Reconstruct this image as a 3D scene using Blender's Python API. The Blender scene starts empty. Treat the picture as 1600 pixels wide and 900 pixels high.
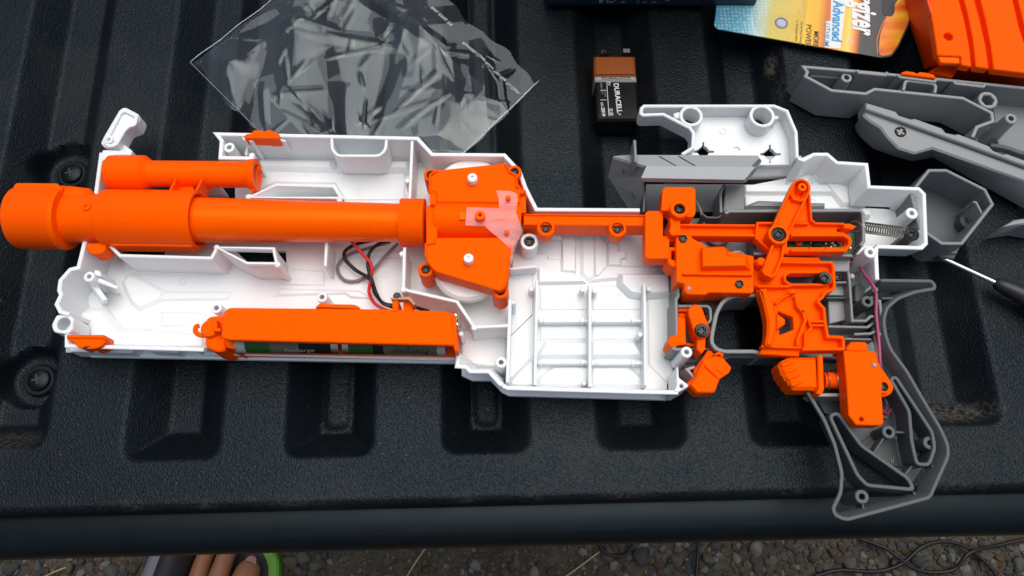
import bpy, bmesh, math, random
from mathutils import Vector, Matrix
from mathutils.geometry import tessellate_polygon
R = math.radians
random.seed(11)
scene = bpy.context.scene
col = scene.collection

# ---------------------------------------------------------------- camera, sky, sun, exposure
CAM_H, TILT, FPX = 429.0, R(18.5), 1256.0          # camera height above the tailgate (mm), tilt off vertical, focal length (px of a 1600 px frame)
cam_d = bpy.data.cameras.new('camera'); cam = bpy.data.objects.new('camera', cam_d); col.objects.link(cam)
cam_d.sensor_width = 36.0; cam_d.lens = 36.0 * FPX / 1600.0
cam_d.clip_start = 0.01; cam_d.clip_end = 200.0
cam.location = (0, -CAM_H * math.tan(TILT) / 1000, CAM_H / 1000); cam.rotation_euler = (TILT, 0, 0)
scene.camera = cam

SUN_EL, SUN_AZ = R(77), R(30)                      # azimuth from +Y (the truck side of the picture), positive towards +X
world = bpy.data.worlds.new('World'); scene.world = world; world.use_nodes = True
wn = world.node_tree.nodes; wl = world.node_tree.links
sky = wn.new('ShaderNodeTexSky'); sky.sky_type = 'NISHITA'; sky.sun_disc = False
sky.sun_elevation = SUN_EL; sky.sun_rotation = SUN_AZ
sky.dust_density = 6.0; sky.ozone_density = 1.0; sky.air_density = 1.0
wn['Background'].inputs['Strength'].default_value = 0.066
wl.new(sky.outputs[0], wn['Background'].inputs['Color'])
sun_d = bpy.data.lights.new('sun', 'SUN'); sun = bpy.data.objects.new('sun', sun_d); col.objects.link(sun)
sun_d.energy = 1.5; sun_d.angle = R(62); sun_d.color = (1.0, 0.995, 0.985)
sdir = Vector((math.sin(SUN_AZ) * math.cos(SUN_EL), math.cos(SUN_AZ) * math.cos(SUN_EL), math.sin(SUN_EL)))
sun.rotation_euler = (-sdir).to_track_quat('-Z', 'Y').to_euler(); sun.location = (0, 0, 3)
vs = scene.view_settings
vs.view_transform = 'Standard'; vs.look = 'None'; vs.gamma = 1.0; vs.exposure = 0.47; vs.use_curve_mapping = False
scene.cycles.max_bounces = 8; scene.cycles.transparent_max_bounces = 12

# ---------------------------------------------------------------- measuring: photo position + real height (mm) -> place on the tailgate (mm)
CT, ST = math.cos(TILT), math.sin(TILT)
def P(px, py, z=0.0):
    u, v = px - 800.0, py - 450.0
    dx, dy, dz = u, -v * CT + FPX * ST, -v * ST - FPX * CT
    k = (z - CAM_H) / dz
    return (dx * k, -CAM_H * math.tan(TILT) + dy * k)
def P3(px, py, z): a = P(px, py, z); return (a[0], a[1], z)
def pp(pts, z): return [P(x, y, z) for x, y in pts]

# ---------------------------------------------------------------- 2D helpers (mm)
def area(p): return 0.5 * sum(p[i][0] * p[(i + 1) % len(p)][1] - p[(i + 1) % len(p)][0] * p[i][1] for i in range(len(p)))
def ccw(p): return list(p) if area(p) > 0 else list(reversed(p))
def offset(p, d, closed=True, lim=2.5):
    """move a polygon / path to its left by d (a CCW polygon shrinks)"""
    n = len(p); out = []
    for i in range(n):
        a = Vector(p[i]); 
        e0 = (a - Vector(p[i - 1])) if (closed or i > 0) else None
        e1 = (Vector(p[(i + 1) % n]) - a) if (closed or i < n - 1) else None
        if e0 is None or e0.length < 1e-6: e0 = e1
        if e1 is None or e1.length < 1e-6: e1 = e0
        n0 = Vector((-e0.y, e0.x)).normalized(); n1 = Vector((-e1.y, e1.x)).normalized()
        m = n0 + n1
        if m.length < 1e-4: m = n0.copy()
        m.normalize(); k = min(lim, 1.0 / max(0.2, m.dot(n0)))
        q = a + m * (d * k); out.append((q.x, q.y))
    return out
def rnd(p, r, n=3, closed=True):
    """round the corners of a polygon / path"""
    out = []; N = len(p)
    for i in range(N):
        if not closed and i in (0, N - 1): out.append(tuple(p[i])); continue
        a, b, c = Vector(p[i - 1]), Vector(p[i]), Vector(p[(i + 1) % N])
        l0, l1 = (a - b).length, (c - b).length
        t = min(r, l0 * .45, l1 * .45)
        if t < 1e-3: out.append(tuple(b)); continue
        s, e = b + (a - b) * (t / l0), b + (c - b) * (t / l1)
        for k in range(n + 1):
            f = k / n; q = s * (1 - f) ** 2 + b * (2 * f * (1 - f)) + e * f * f
            out.append((q.x, q.y))
    return out
def circ(c, r, n=20, a0=0, a1=2 * math.pi):
    full = abs(a1 - a0 - 2 * math.pi) < 1e-6
    return [(c[0] + r * math.cos(a0 + (a1 - a0) * k / (n if full else n - 1)), c[1] + r * math.sin(a0 + (a1 - a0) * k / (n if full else n - 1))) for k in range(n)]
def rpx(px, py, z, r):                               # how many mm r photo pixels are at that place
    a, b = P(px, py, z), P(px + r, py, z); return b[0] - a[0]
def cat(pts, n=6):
    """smooth 3D path through points"""
    pts = [Vector(p) for p in pts]; out = []
    for i in range(len(pts) - 1):
        p0, p1, p2, p3 = pts[max(0, i - 1)], pts[i], pts[i + 1], pts[min(len(pts) - 1, i + 2)]
        for k in range(n):
            t = k / n
            out.append(0.5 * ((2 * p1) + (p2 - p0) * t + (2 * p0 - 5 * p1 + 4 * p2 - p3) * t * t + (3 * p1 - p0 - 3 * p2 + p3) * t ** 3))
    out.append(pts[-1]); return out

# ---------------------------------------------------------------- objects
def root_loc(o):
    while o.parent: o = o.parent
    return Vector(o.location) * 1000
def tag(o, label=None, cat_=None, group=None, kind=None):
    if label: o['label'] = label
    if cat_: o['category'] = cat_
    if group: o['group'] = group
    if kind: o['kind'] = kind
    return o
def thing(name, label, cat_, base, group=None, kind=None):
    o = bpy.data.objects.new(name, None); col.objects.link(o); o.empty_display_size = .01
    o.location = Vector(base) / 1000
    return tag(o, label, cat_, group, kind)
def mesh(name, verts, faces, mat, parent=None, base=None, smooth=40):
    """verts in mm, tailgate frame"""
    L = root_loc(parent) if parent else Vector(base if base else (0, 0, 0))
    me = bpy.data.meshes.new(name)
    me.from_pydata([tuple((Vector(v) - L) / 1000) for v in verts], [], faces)
    bm = bmesh.new(); bm.from_mesh(me); bmesh.ops.recalc_face_normals(bm, faces=bm.faces); bm.to_mesh(me); bm.free()
    if smooth:
        for p in me.polygons: p.use_smooth = True
        me.set_sharp_from_angle(angle=R(smooth))
    me.materials.append(mat)
    o = bpy.data.objects.new(name, me); col.objects.link(o)
    if parent: o.parent = parent
    else: o.location = L / 1000
    return o
def solid(pts, z0, z1, holes=(), ch=0.45, low=None, low_holes=None, tops=None):
    """verts, faces of a prism with a chamfered top; low = outline at z0 when it differs"""
    if area(pts) < 0:
        pts = list(reversed(pts)); low = list(reversed(low)) if low else None
    hs = []
    for i, h in enumerate(holes):
        hs.append(list(reversed(h)) if area(h) > 0 else list(h))
    V, F = [], []
    rings_top, rings_bot = [], []
    for k, ring in enumerate([pts] + hs):
        n = len(ring); lowr = (low if (k == 0 and low) else ring)
        b = len(V); V += [(x, y, z0) for x, y in lowr]
        if ch > 0:
            m = len(V); V += [(x, y, z1 - ch) for x, y in ring]
            t = len(V); V += [(x, y, z1) for x, y in offset(ring, ch)]
            strips = ((b, m), (m, t))
        else:
            t = len(V); V += [(x, y, z1) for x, y in ring]; strips = ((b, t),)
        for (s, e) in strips:
            for i in range(n):
                j = (i + 1) % n; F.append((s + i, s + j, e + j, e + i))
        rings_top.append(list(range(t, t + n))); rings_bot.append(list(range(b, b + n)))
    for rings in (rings_top, rings_bot):
        flat = [i for r in rings for i in r]
        if len(rings) == 1 and len(flat) <= 4: F.append(tuple(flat)); continue
        for tri in tessellate_polygon([[Vector((V[i][0], V[i][1], 0)) for i in r] for r in rings]):
            F.append(tuple(flat[i] for i in tri))
    if tops:                                         # tops(x, y) -> z added to the top rim, for sloping lids
        V = [(x, y, z + (tops(x, y) if z > z0 + 1e-6 else 0)) for x, y, z in V]
    return V, F
def prism(name, px, z0, z1, mat, parent=None, holes=(), ch=0.45, r=0, low=None, zt=None, base=None, smooth=40, tops=None, slope=0.0, inset=0.0):
    """outline traced where its top edge (height z1, or zt) shows in the photo; slope = how far the foot spreads (mm)"""
    zt = z1 if zt is None else zt
    pts = pp(px, zt); lo = pp(low, z0) if low else None
    if inset: pts = offset(ccw(pts), inset)
    if r: pts = rnd(pts, r); lo = rnd(lo, r) if lo else None
    if slope and not lo: pts = ccw(pts); lo = offset(pts, -slope)
    hs = [pp(h[1], h[0]) if isinstance(h[0], (int, float)) and len(h) == 2 else (rnd(pp(h, zt), r * .7) if r else pp(h, zt)) if not isinstance(h, tuple) else circ(P(h[0], h[1], zt), h[2], 18) for h in holes]
    v, f = solid(pts, z0, z1, hs, ch, lo, tops=tops)
    return mesh(name, v, f, mat, parent, base, smooth)
def wall(name, px, z0, z1, th, mat, parent=None, closed=False, taper=0.0, r=0, ch=0.35, base=None, zt=None):
    """a standing wall th mm thick along a traced line; its foot is shifted taper mm to the left of the line"""
    p = pp(px, z1 if zt is None else zt)
    if r: p = rnd(p, r, 3, closed)
    if closed:
        p = ccw(p); v, f = solid(offset(p, -th / 2), z0, z1, [offset(p, th / 2)], ch)
        return mesh(name, v, f, mat, parent, base)
    L, Q = offset(p, th / 2, False), offset(p, -th / 2, False)
    lo = None
    if taper: lo = offset(p, th / 2 + taper, False) + list(reversed(offset(p, -th / 2 + taper, False)))
    v, f = solid(L + list(reversed(Q)), z0, z1, (), ch, lo)
    return mesh(name, v, f, mat, parent, base)
def boss(name, x, y, z0, z1, ro, ri, mat, parent=None, deep=8, base=None, seg=20, flare=1.0):
    """round post with a blind hole, traced at its top centre"""
    c = P(x, y, z1); prof = [(z0, ro * flare), (z1 - .35, ro), (z1, ro - .35), (z1, ri), (z1 - min(deep, z1 - z0 - .5), ri), (z1 - min(deep, z1 - z0 - .5), 0)]
    if ri <= 0: prof = [(z0, ro * flare), (z1 - .5, ro), (z1, ro - .5), (z1, 0)]
    return lathe(name, prof, (c[0], c[1], 0), (0, 0, 1), mat, parent, seg, base)
def lathe(name, prof, A, d, mat, parent=None, seg=28, base=None, smooth=40, arc=None):
    """profile (distance along d from A, radius) turned about d"""
    A, d = Vector(A), Vector(d).normalized()
    s = d.orthogonal().normalized() if abs(d.z) > .9 else Vector((0, 0, 1)).cross(d).normalized()
    t = d.cross(s)
    V, F = [], []; rows = []
    for (h, r) in prof:
        if r < 1e-6: rows.append([len(V)]); V.append(tuple(A + d * h)); continue
        rows.append(list(range(len(V), len(V) + seg)))
        for k in range(seg):
            a = 2 * math.pi * k / seg
            V.append(tuple(A + d * h + (s * math.cos(a) + t * math.sin(a)) * r))
    for a, b in zip(rows, rows[1:]):
        if len(a) == 1 and len(b) == 1: continue
        for k in range(seg):
            j = (k + 1) % seg
            if len(a) == 1: F.append((a[0], b[j], b[k]))
            elif len(b) == 1: F.append((a[k], a[j], b[0]))
            else: F.append((a[k], a[j], b[j], b[k]))
    for row, end in ((rows[0], 0), (rows[-1], 1)):
        if len(row) > 1: F.append(tuple(row if end else reversed(row)))
    return mesh(name, V, F, mat, parent, base, smooth)
def tube(name, pts, r, mat, parent=None, seg=8, base=None, n=6, close=False):
    pts = cat(pts, n) if n else [Vector(p) for p in pts]
    V, F = [], []; up = Vector((0, 0, 1)); N = len(pts); s = None
    for i, p in enumerate(pts):
        d = (pts[min(N - 1, i + 1)] - pts[max(0, i - 1)])
        d = d.normalized() if d.length > 1e-9 else Vector((1, 0, 0))
        if s is None: s = d.cross(up) if abs(d.z) < .95 else d.cross(Vector((1, 0, 0)))
        s = s - d * s.dot(d); s.normalize(); t = d.cross(s)
        rr = r[i] if isinstance(r, list) else r
        for k in range(seg):
            a = 2 * math.pi * k / seg; V.append(tuple(p + (s * math.cos(a) + t * math.sin(a)) * rr))
    for i in range(N - 1):
        for k in range(seg):
            j = (k + 1) % seg; F.append((i * seg + k, i * seg + j, (i + 1) * seg + j, (i + 1) * seg + k))
    F.append(tuple(range(seg))); F.append(tuple((N - 1) * seg + k for k in range(seg)))
    return mesh(name, V, F, mat, parent, base, 60)
def coil(name, A, B, r, wire, turns, mat, parent=None, base=None, per=12):
    A, B = Vector(A), Vector(B); d = (B - A).normalized(); s = Vector((0, 0, 1)).cross(d).normalized(); t = d.cross(s)
    n = int(turns * per)
    return tube(name, [A + (B - A) * (i / n) + (s * math.cos(2 * math.pi * i / per) + t * math.sin(2 * math.pi * i / per)) * r for i in range(n + 1)], wire, mat, parent, 5, base, 0)
_text_cache = {}
def lettering(name, text, at, size, ang, mat, parent, z=None, mirror=False, shear=0.0, bold=0.0, sx=1.0, align='CENTER', tilt=None):
    """flat printed letters; at = (x, y, z) mm of their centre, size = letter height in mm, ang = degrees"""
    key = (text, align, shear, bold)
    if key not in _text_cache:
        cu = bpy.data.curves.new('print', 'FONT'); cu.body = text; cu.align_x = align; cu.align_y = 'CENTER'; cu.shear = shear; cu.offset = bold; cu.resolution_u = 3
        o = bpy.data.objects.new('print', cu); col.objects.link(o)
        dg = bpy.context.evaluated_depsgraph_get(); me = bpy.data.meshes.new_from_object(o.evaluated_get(dg))
        _text_cache[key] = ([tuple(v.co) for v in me.vertices], [tuple(p.vertices) for p in me.polygons])
        bpy.data.objects.remove(o); bpy.data.curves.remove(cu); bpy.data.meshes.remove(me)
    vs_, fs = _text_cache[key]; k = size / 0.72
    c, s = math.cos(R(ang)), math.sin(R(ang)); V = []
    for x, y, _ in vs_:
        x, y = x * k * sx * (-1 if mirror else 1), y * k
        X, Y = at[0] + x * c - y * s, at[1] + x * s + y * c
        V.append((X, Y, at[2] if tilt is None else tilt(X, Y)))
    return mesh(name, V, fs, mat, parent, None, 0)
# ---------------------------------------------------------------- materials
def mat(name, color, rough=.45, spec=.5, var=.06, bump=0.0, bscale=900, metallic=0.0, trans=0.0, sss=0.0, coat=0.0, vscale=60, rvar=.08):
    m = bpy.data.materials.new(name); m.use_nodes = True; nt = m.node_tree; N, K = nt.nodes, nt.links
    b = N['Principled BSDF']
    b.inputs['Roughness'].default_value = rough; b.inputs['Metallic'].default_value = metallic
    b.inputs['Specular IOR Level'].default_value = spec
    b.inputs['Transmission Weight'].default_value = trans; b.inputs['Coat Weight'].default_value = coat
    if sss: b.inputs['Subsurface Weight'].default_value = sss; b.inputs['Subsurface Radius'].default_value = (1, .85, .75); b.inputs['Subsurface Scale'].default_value = .0022
    tc = N.new('ShaderNodeTexCoord'); nz = N.new('ShaderNodeTexNoise'); nz.inputs['Scale'].default_value = vscale; nz.inputs['Detail'].default_value = 5
    K.new(tc.outputs['Object'], nz.inputs['Vector'])
    mx = N.new('ShaderNodeMix'); mx.data_type = 'RGBA'
    mx.inputs['A'].default_value = (*[c * (1 - var) for c in color], 1); mx.inputs['B'].default_value = (*[min(1, c * (1 + var)) for c in color], 1)
    K.new(nz.outputs['Fac'], mx.inputs['Factor']); K.new(mx.outputs['Result'], b.inputs['Base Color'])
    mr = N.new('ShaderNodeMapRange'); mr.inputs['To Min'].default_value = max(.02, rough - rvar); mr.inputs['To Max'].default_value = rough + rvar
    K.new(nz.outputs['Fac'], mr.inputs['Value']); K.new(mr.outputs['Result'], b.inputs['Roughness'])
    if bump:
        n2 = N.new('ShaderNodeTexNoise'); n2.inputs['Scale'].default_value = bscale; n2.inputs['Detail'].default_value = 3
        K.new(tc.outputs['Object'], n2.inputs['Vector'])
        bp = N.new('ShaderNodeBump'); bp.inputs['Strength'].default_value = bump; bp.inputs['Distance'].default_value = .0004
        K.new(n2.outputs['Fac'], bp.inputs['Height']); K.new(bp.outputs['Normal'], b.inputs['Normal'])
    return m
WHITE = mat('white_plastic', (.76, .80, .805), .34, .4, .025, .06, 700, sss=.35)
WHITEM = mat('milky_plastic', (.80, .77, .74), .3, .5, .03, 0, sss=.3)
ORANGE = mat('orange_plastic', (1.0, .096, .0), .45, .22, .05, .38, 800, vscale=70)
ORANGES = mat('smooth_orange_plastic', (1.0, .104, .0), .28, .55, .03, .05, 800)
GREY = mat('grey_plastic', (.185, .20, .205), .42, .45, .06, .15, 1200)
GREYL = mat('light_grey_plastic', (.25, .265, .265), .42, .45, .06, .15, 1200)
GREYD = mat('dark_shaded_grey_plastic', (.066, .08, .085), .45, .4, .08, .15, 1200)  # darkened copy of the grey, carries the shade inside the grip
BLACKP = mat('black_plastic', (.012, .013, .014), .45, .45, .2, .1, 900)
SCREWB = mat('black_screw_steel', (.022, .021, .021), .34, .6, .3, .1, 900, metallic=.55)
STEEL = mat('spring_steel', (.40, .36, .29), .25, .6, .15, 0, metallic=1)
CHROME = mat('chrome_steel', (.75, .76, .78), .2, .6, .06, 0, metallic=1)
BRASS = mat('solder_tin', (.7, .66, .55), .25, .6, .2, 0, metallic=1)
RED = mat('red_wire_skin', (.62, .012, .010), .35)
BLACKW = mat('black_wire_skin', (.012, .009, .009), .4, .3)
GREYW = mat('grey_wire_skin', (.21, .16, .15), .4)
MAUVE = mat('mauve_wire_skin', (.33, .055, .12), .4)
PINKW = mat('pale_grey_wire_skin', (.36, .30, .31), .4)
PCB = mat('green_circuit_board', (.02, .075, .035), .35, .5, .5, .2, 500, vscale=300)
TAN = mat('tan_circuit_board', (.45, .23, .09), .5)
INK_W = mat('white_print', (.75, .76, .76), .4)
INK_K = mat('black_print', (.015, .015, .016), .4)
INK_G = mat('grey_print', (.30, .31, .32), .4)
COPPER = mat('copper_print', (.30, .075, .008), .33, .5, .05)  # copper darkened, standing in for the shade around the battery
BATB = mat('black_battery_wrap', (.009, .010, .011), .25, .18, .1)
SILVER = mat('silver_print', (.34, .37, .37), .35, .5, .05)
AAGREEN = mat('shaded_green_wrap', (.012, .075, .008), .3)  # wrap colour darkened for the shade under the tray lid
AAWHITE = mat('shaded_pale_wrap', (.085, .095, .065), .3)  # pale wrap, likewise darkened for the lid's shade
NAVY = mat('navy_box_card', (.008, .02, .035), .4)
SKIN = mat('skin', (.27, .115, .055), .45, .4, .10, .15, 500, sss=.15, vscale=80)
NAIL = mat('toe_nail', (.33, .16, .11), .25)
SANDG = mat('green_sandal_foam', (.10, .27, .02), .6)
SANDK = mat('black_sandal_strap', (.012, .012, .014), .6, .4, .2, .3, 1500)
SANDS = mat('grey_sandal_fabric', (.16, .165, .18), .7, .3, .15, .4, 1500)

def liner_material():
    m = bpy.data.materials.new('pebbled_black_liner'); m.use_nodes = True; nt = m.node_tree; N, K = nt.nodes, nt.links
    b = N['Principled BSDF']; tc = N.new('ShaderNodeTexCoord')
    n1 = N.new('ShaderNodeTexNoise'); n1.inputs['Scale'].default_value = 14; n1.inputs['Detail'].default_value = 6; K.new(tc.outputs['Object'], n1.inputs['Vector'])
    cr = N.new('ShaderNodeValToRGB'); cr.color_ramp.elements[0].position = .3; cr.color_ramp.elements[0].color = (.0024, .0042, .0062, 1)
    cr.color_ramp.elements[1].position = .75; cr.color_ramp.elements[1].color = (.0048, .0078, .0108, 1); K.new(n1.outputs['Fac'], cr.inputs['Fac'])
    # road dust that settled in patches (painted as an attribute by the builder)
    at = N.new('ShaderNodeAttribute'); at.attribute_name = 'dust'
    n3 = N.new('ShaderNodeTexNoise'); n3.inputs['Scale'].default_value = 420; n3.inputs['Detail'].default_value = 4; K.new(tc.outputs['Object'], n3.inputs['Vector'])
    mu = N.new('ShaderNodeMath'); mu.operation = 'MULTIPLY'; K.new(at.outputs['Fac'], mu.inputs[0])
    rg = N.new('ShaderNodeMapRange'); rg.inputs['From Min'].default_value = .35; rg.inputs['From Max'].default_value = .65; K.new(n3.outputs['Fac'], rg.inputs['Value']); K.new(rg.outputs['Result'], mu.inputs[1])
    mx = N.new('ShaderNodeMix'); mx.data_type = 'RGBA'; mx.inputs['B'].default_value = (.135, .12, .095, 1)
    sp_ = N.new('ShaderNodeTexNoise'); sp_.inputs['Scale'].default_value = 330; sp_.inputs['Detail'].default_value = 2; K.new(tc.outputs['Object'], sp_.inputs['Vector'])
    sr = N.new('ShaderNodeMapRange'); sr.inputs['From Min'].default_value = .73; sr.inputs['From Max'].default_value = .80; sr.inputs['To Max'].default_value = .5; K.new(sp_.outputs['Fac'], sr.inputs['Value'])
    pa = N.new('ShaderNodeTexNoise'); pa.inputs['Scale'].default_value = 7; pa.inputs['Detail'].default_value = 7; pa.inputs['Roughness'].default_value = .65; K.new(tc.outputs['Object'], pa.inputs['Vector'])
    pr_ = N.new('ShaderNodeMapRange'); pr_.inputs['From Min'].default_value = .52; pr_.inputs['From Max'].default_value = .8; pr_.inputs['To Max'].default_value = .10; K.new(pa.outputs['Fac'], pr_.inputs['Value'])
    m1 = N.new('ShaderNodeMath'); m1.operation = 'MAXIMUM'; K.new(sr.outputs['Result'], m1.inputs[0]); K.new(pr_.outputs['Result'], m1.inputs[1])
    m2 = N.new('ShaderNodeMath'); m2.operation = 'MAXIMUM'; K.new(m1.outputs[0], m2.inputs[0]); K.new(mu.outputs[0], m2.inputs[1]); mu = m2
    K.new(mu.outputs[0], mx.inputs['Factor']); K.new(cr.outputs['Color'], mx.inputs['A']); K.new(mx.outputs['Result'], b.inputs['Base Color'])
    # leather-like pebble grain
    vo = N.new('ShaderNodeTexVoronoi'); vo.inputs['Scale'].default_value = 950; vo.feature = 'SMOOTH_F1'; vo.inputs['Smoothness'].default_value = .6
    ds = N.new('ShaderNodeTexNoise'); ds.inputs['Scale'].default_value = 420; K.new(tc.outputs['Object'], ds.inputs['Vector'])
    va = N.new('ShaderNodeVectorMath'); va.operation = 'SCALE'; va.inputs['Scale'].default_value = .0035; K.new(ds.outputs['Color'], va.inputs[0])
    vb = N.new('ShaderNodeVectorMath'); vb.operation = 'ADD'; K.new(tc.outputs['Object'], vb.inputs[0]); K.new(va.outputs[0], vb.inputs[1]); K.new(vb.outputs[0], vo.inputs['Vector'])
    n2 = N.new('ShaderNodeTexNoise'); n2.inputs['Scale'].default_value = 900; n2.inputs['Detail'].default_value = 3; K.new(tc.outputs['Object'], n2.inputs['Vector'])
    ad = N.new('ShaderNodeMath'); ad.operation = 'MULTIPLY_ADD'; ad.inputs[1].default_value = .6; K.new(n2.outputs['Fac'], ad.inputs[0]); K.new(vo.outputs['Distance'], ad.inputs[2])
    bp = N.new('ShaderNodeBump'); bp.inputs['Strength'].default_value = .55; bp.inputs['Distance'].default_value = .0006
    K.new(ad.outputs[0], bp.inputs['Height']); K.new(bp.outputs['Normal'], b.inputs['Normal'])
    b.inputs['Roughness'].default_value = .40; b.inputs['Specular IOR Level'].default_value = .20; b.inputs['Specular Tint'].default_value = (.72, .9, 1, 1)
    return m
LINER = liner_material()
CAPM = mat('smooth_black_trim', (.003, .0045, .0055), .36, .22, .15, .05, 600)

def film(name, tint=(.93, .95, .95), gloss=.07, base=.033, haze=.004, rough=.012):
    m = bpy.data.materials.new(name); m.use_nodes = True; nt = m.node_tree; N, K = nt.nodes, nt.links
    N.remove(N['Principled BSDF']); out = N['Material Output']
    tr = N.new('ShaderNodeBsdfTransparent'); tr.inputs['Color'].default_value = (*tint, 1)
    gl = N.new('ShaderNodeBsdfGlossy'); gl.inputs['Roughness'].default_value = rough; gl.inputs['Color'].default_value = (.88, .96, 1, 1)
    df = N.new('ShaderNodeBsdfDiffuse'); df.inputs['Color'].default_value = (.8, .82, .83, 1)
    lw = N.new('ShaderNodeLayerWeight'); lw.inputs['Blend'].default_value = .5
    fr = N.new('ShaderNodeMath'); fr.operation = 'POWER'; fr.inputs[1].default_value = 4.0; K.new(lw.outputs['Facing'], fr.inputs[0])
    ad = N.new('ShaderNodeMath'); ad.operation = 'ADD'; ad.inputs[1].default_value = base; K.new(fr.outputs[0], ad.inputs[0])
    m1 = N.new('ShaderNodeMixShader'); K.new(ad.outputs[0], m1.inputs[0]); K.new(tr.outputs[0], m1.inputs[1]); K.new(gl.outputs[0], m1.inputs[2])
    m2 = N.new('ShaderNodeMixShader'); m2.inputs[0].default_value = haze; K.new(m1.outputs[0], m2.inputs[1]); K.new(df.outputs[0], m2.inputs[2])
    K.new(m2.outputs[0], out.inputs['Surface']); return m
FILM = film('clear_polybag_film')
BLISTER = film('clear_blister_plastic', (.97, .97, .95), base=.008, haze=.004, rough=.06)
TAPE = film('milky_tape', (1.0, .86, .80), base=.03, haze=.2, rough=.3)
INK_BAG = mat('white_bag_print', (.62, .64, .64), .5)

# ---------------------------------------------------------------- one screw, copied everywhere
def make_screw_mesh():
    c = []; w, l = .26, .72
    for k in range(4):
        a = k * math.pi / 2; ca, sa = math.cos(a), math.sin(a)
        for x, y in ((w, -w), (l, -w), (l, w)): c.append((x * ca - y * sa, x * sa + y * ca))
    ring = circ((0, 0), 1, 20)
    v, f = solid(ring, -1.2, 0, [c], .16)
    n = len(v); v += [(x * .9, y * .9, -.45) for x, y in c]; f.append(tuple(range(n, n + len(c))))
    me = bpy.data.meshes.new('screw'); me.from_pydata([tuple(q * .001 for q in p) for p in v], [], f)
    bm = bmesh.new(); bm.from_mesh(me); bmesh.ops.recalc_face_normals(bm, faces=bm.faces); bm.to_mesh(me); bm.free()
    me.materials.append(SCREWB); return me
SCREW = make_screw_mesh()
def screw(x, y, z, rp, parent, rot=None):
    r = rpx(x, y, z, rp); o = bpy.data.objects.new('screw', SCREW); col.objects.link(o); o.parent = parent
    o.location = (Vector(P3(x, y, z)) - root_loc(parent)) / 1000; o.scale = (r, r, r); o.rotation_euler = (0, 0, random.uniform(0, 1.5) if rot is None else rot)
    return o

CAPM.node_tree.nodes['Principled BSDF'].inputs['Specular Tint'].default_value = (.7, .9, 1, 1)
HOODG = mat('lit_grey_plastic', (.33, .355, .355), .4, .45, .05, .15, 1200)  # brighter copy of the hood grey, for its lit top and front
for m in (ORANGE, ORANGES): m.node_tree.nodes['Principled BSDF'].inputs['Specular Tint'].default_value = (1, .42, .04, 1)
# ---------------------------------------------------------------- the place: ground far below, the open tailgate
GZ = -750.0
def sstep(a, b, x):
    t = max(0.0, min(1.0, (x - a) / (b - a))); return t * t * (3 - 2 * t)
def ramp(w, x):                                      # straight flank with a small radius at both ends
    t = max(0.0, min(1.0, x / w)); e = .11
    if t < e: return t * t / (2 * e * (1 - e))
    if t > 1 - e: return 1 - (1 - t) ** 2 / (2 * e * (1 - e))
    return (t - e / 2) / (1 - e)
def ground_material():
    m = bpy.data.materials.new('gravelly_dirt'); m.use_nodes = True; nt = m.node_tree; N, K = nt.nodes, nt.links
    b = N['Principled BSDF']; tc = N.new('ShaderNodeTexCoord')
    n = N.new('ShaderNodeTexNoise'); n.inputs['Scale'].default_value = 9; n.inputs['Detail'].default_value = 9; n.inputs['Roughness'].default_value = .7; K.new(tc.outputs['Object'], n.inputs['Vector'])
    cr = N.new('ShaderNodeValToRGB'); e = cr.color_ramp.elements
    e[0].position = .3; e[0].color = (.022, .018, .011, 1); e[1].position = .72; e[1].color = (.085, .066, .042, 1); K.new(n.outputs['Fac'], cr.inputs['Fac']); K.new(cr.outputs['Color'], b.inputs['Base Color'])
    n2 = N.new('ShaderNodeTexNoise'); n2.inputs['Scale'].default_value = 160; n2.inputs['Detail'].default_value = 6; K.new(tc.outputs['Object'], n2.inputs['Vector'])
    bp = N.new('ShaderNodeBump'); bp.inputs['Strength'].default_value = .8; bp.inputs['Distance'].default_value = .004; K.new(n2.outputs['Fac'], bp.inputs['Height']); K.new(bp.outputs['Normal'], b.inputs['Normal'])
    b.inputs['Roughness'].default_value = .9; return m
GROUND = ground_material()
ground = mesh('ground', [(-40000, -40000, GZ), (40000, -40000, GZ), (40000, 40000, GZ), (-40000, 40000, GZ)], [(0, 1, 2, 3)], GROUND, None, (0, 0, GZ), 0)
tag(ground, 'brown gravelly dirt ground below the tailgate edge', 'ground', kind='structure')

def pebble_mesh(seed):
    rg = random.Random(seed); bm = bmesh.new(); bmesh.ops.create_icosphere(bm, subdivisions=2, radius=1)
    fl = (rg.uniform(.75, 1.15), rg.uniform(.7, 1.0), rg.uniform(.45, .75)); ax = [Vector((rg.uniform(-1, 1), rg.uniform(-1, 1), rg.uniform(-1, 1))).normalized() for _ in range(7)]
    for v in bm.verts:
        c = v.co.copy()
        for a in ax:
            d = c.dot(a)
            if d > .55: c -= a * (d - .55) * .95
        v.co = Vector((c.x * fl[0], c.y * fl[1], c.z * fl[2])) * .001
    me = bpy.data.meshes.new('stone'); bm.to_mesh(me); bm.free()
    for p in me.polygons: p.use_smooth = True
    return me
stone_mats = [mat('stone_%s' % n, c, .8, .3, .25, .5, 400, vscale=120) for n, c in (('grey', (.062, .062, .055)), ('tan', (.07, .060, .040)), ('brown', (.046, .037, .024)), ('pale', (.115, .112, .10)), ('rust', (.052, .034, .02)), ('slate', (.035, .038, .038)))]
stone_meshes = []
for s in range(12):
    me = pebble_mesh(s); me.materials.append(stone_mats[s % 6]); stone_meshes.append(me)
rg = random.Random(5)
def gpt(px, py): return P(px, py, GZ)
spots = []
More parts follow.
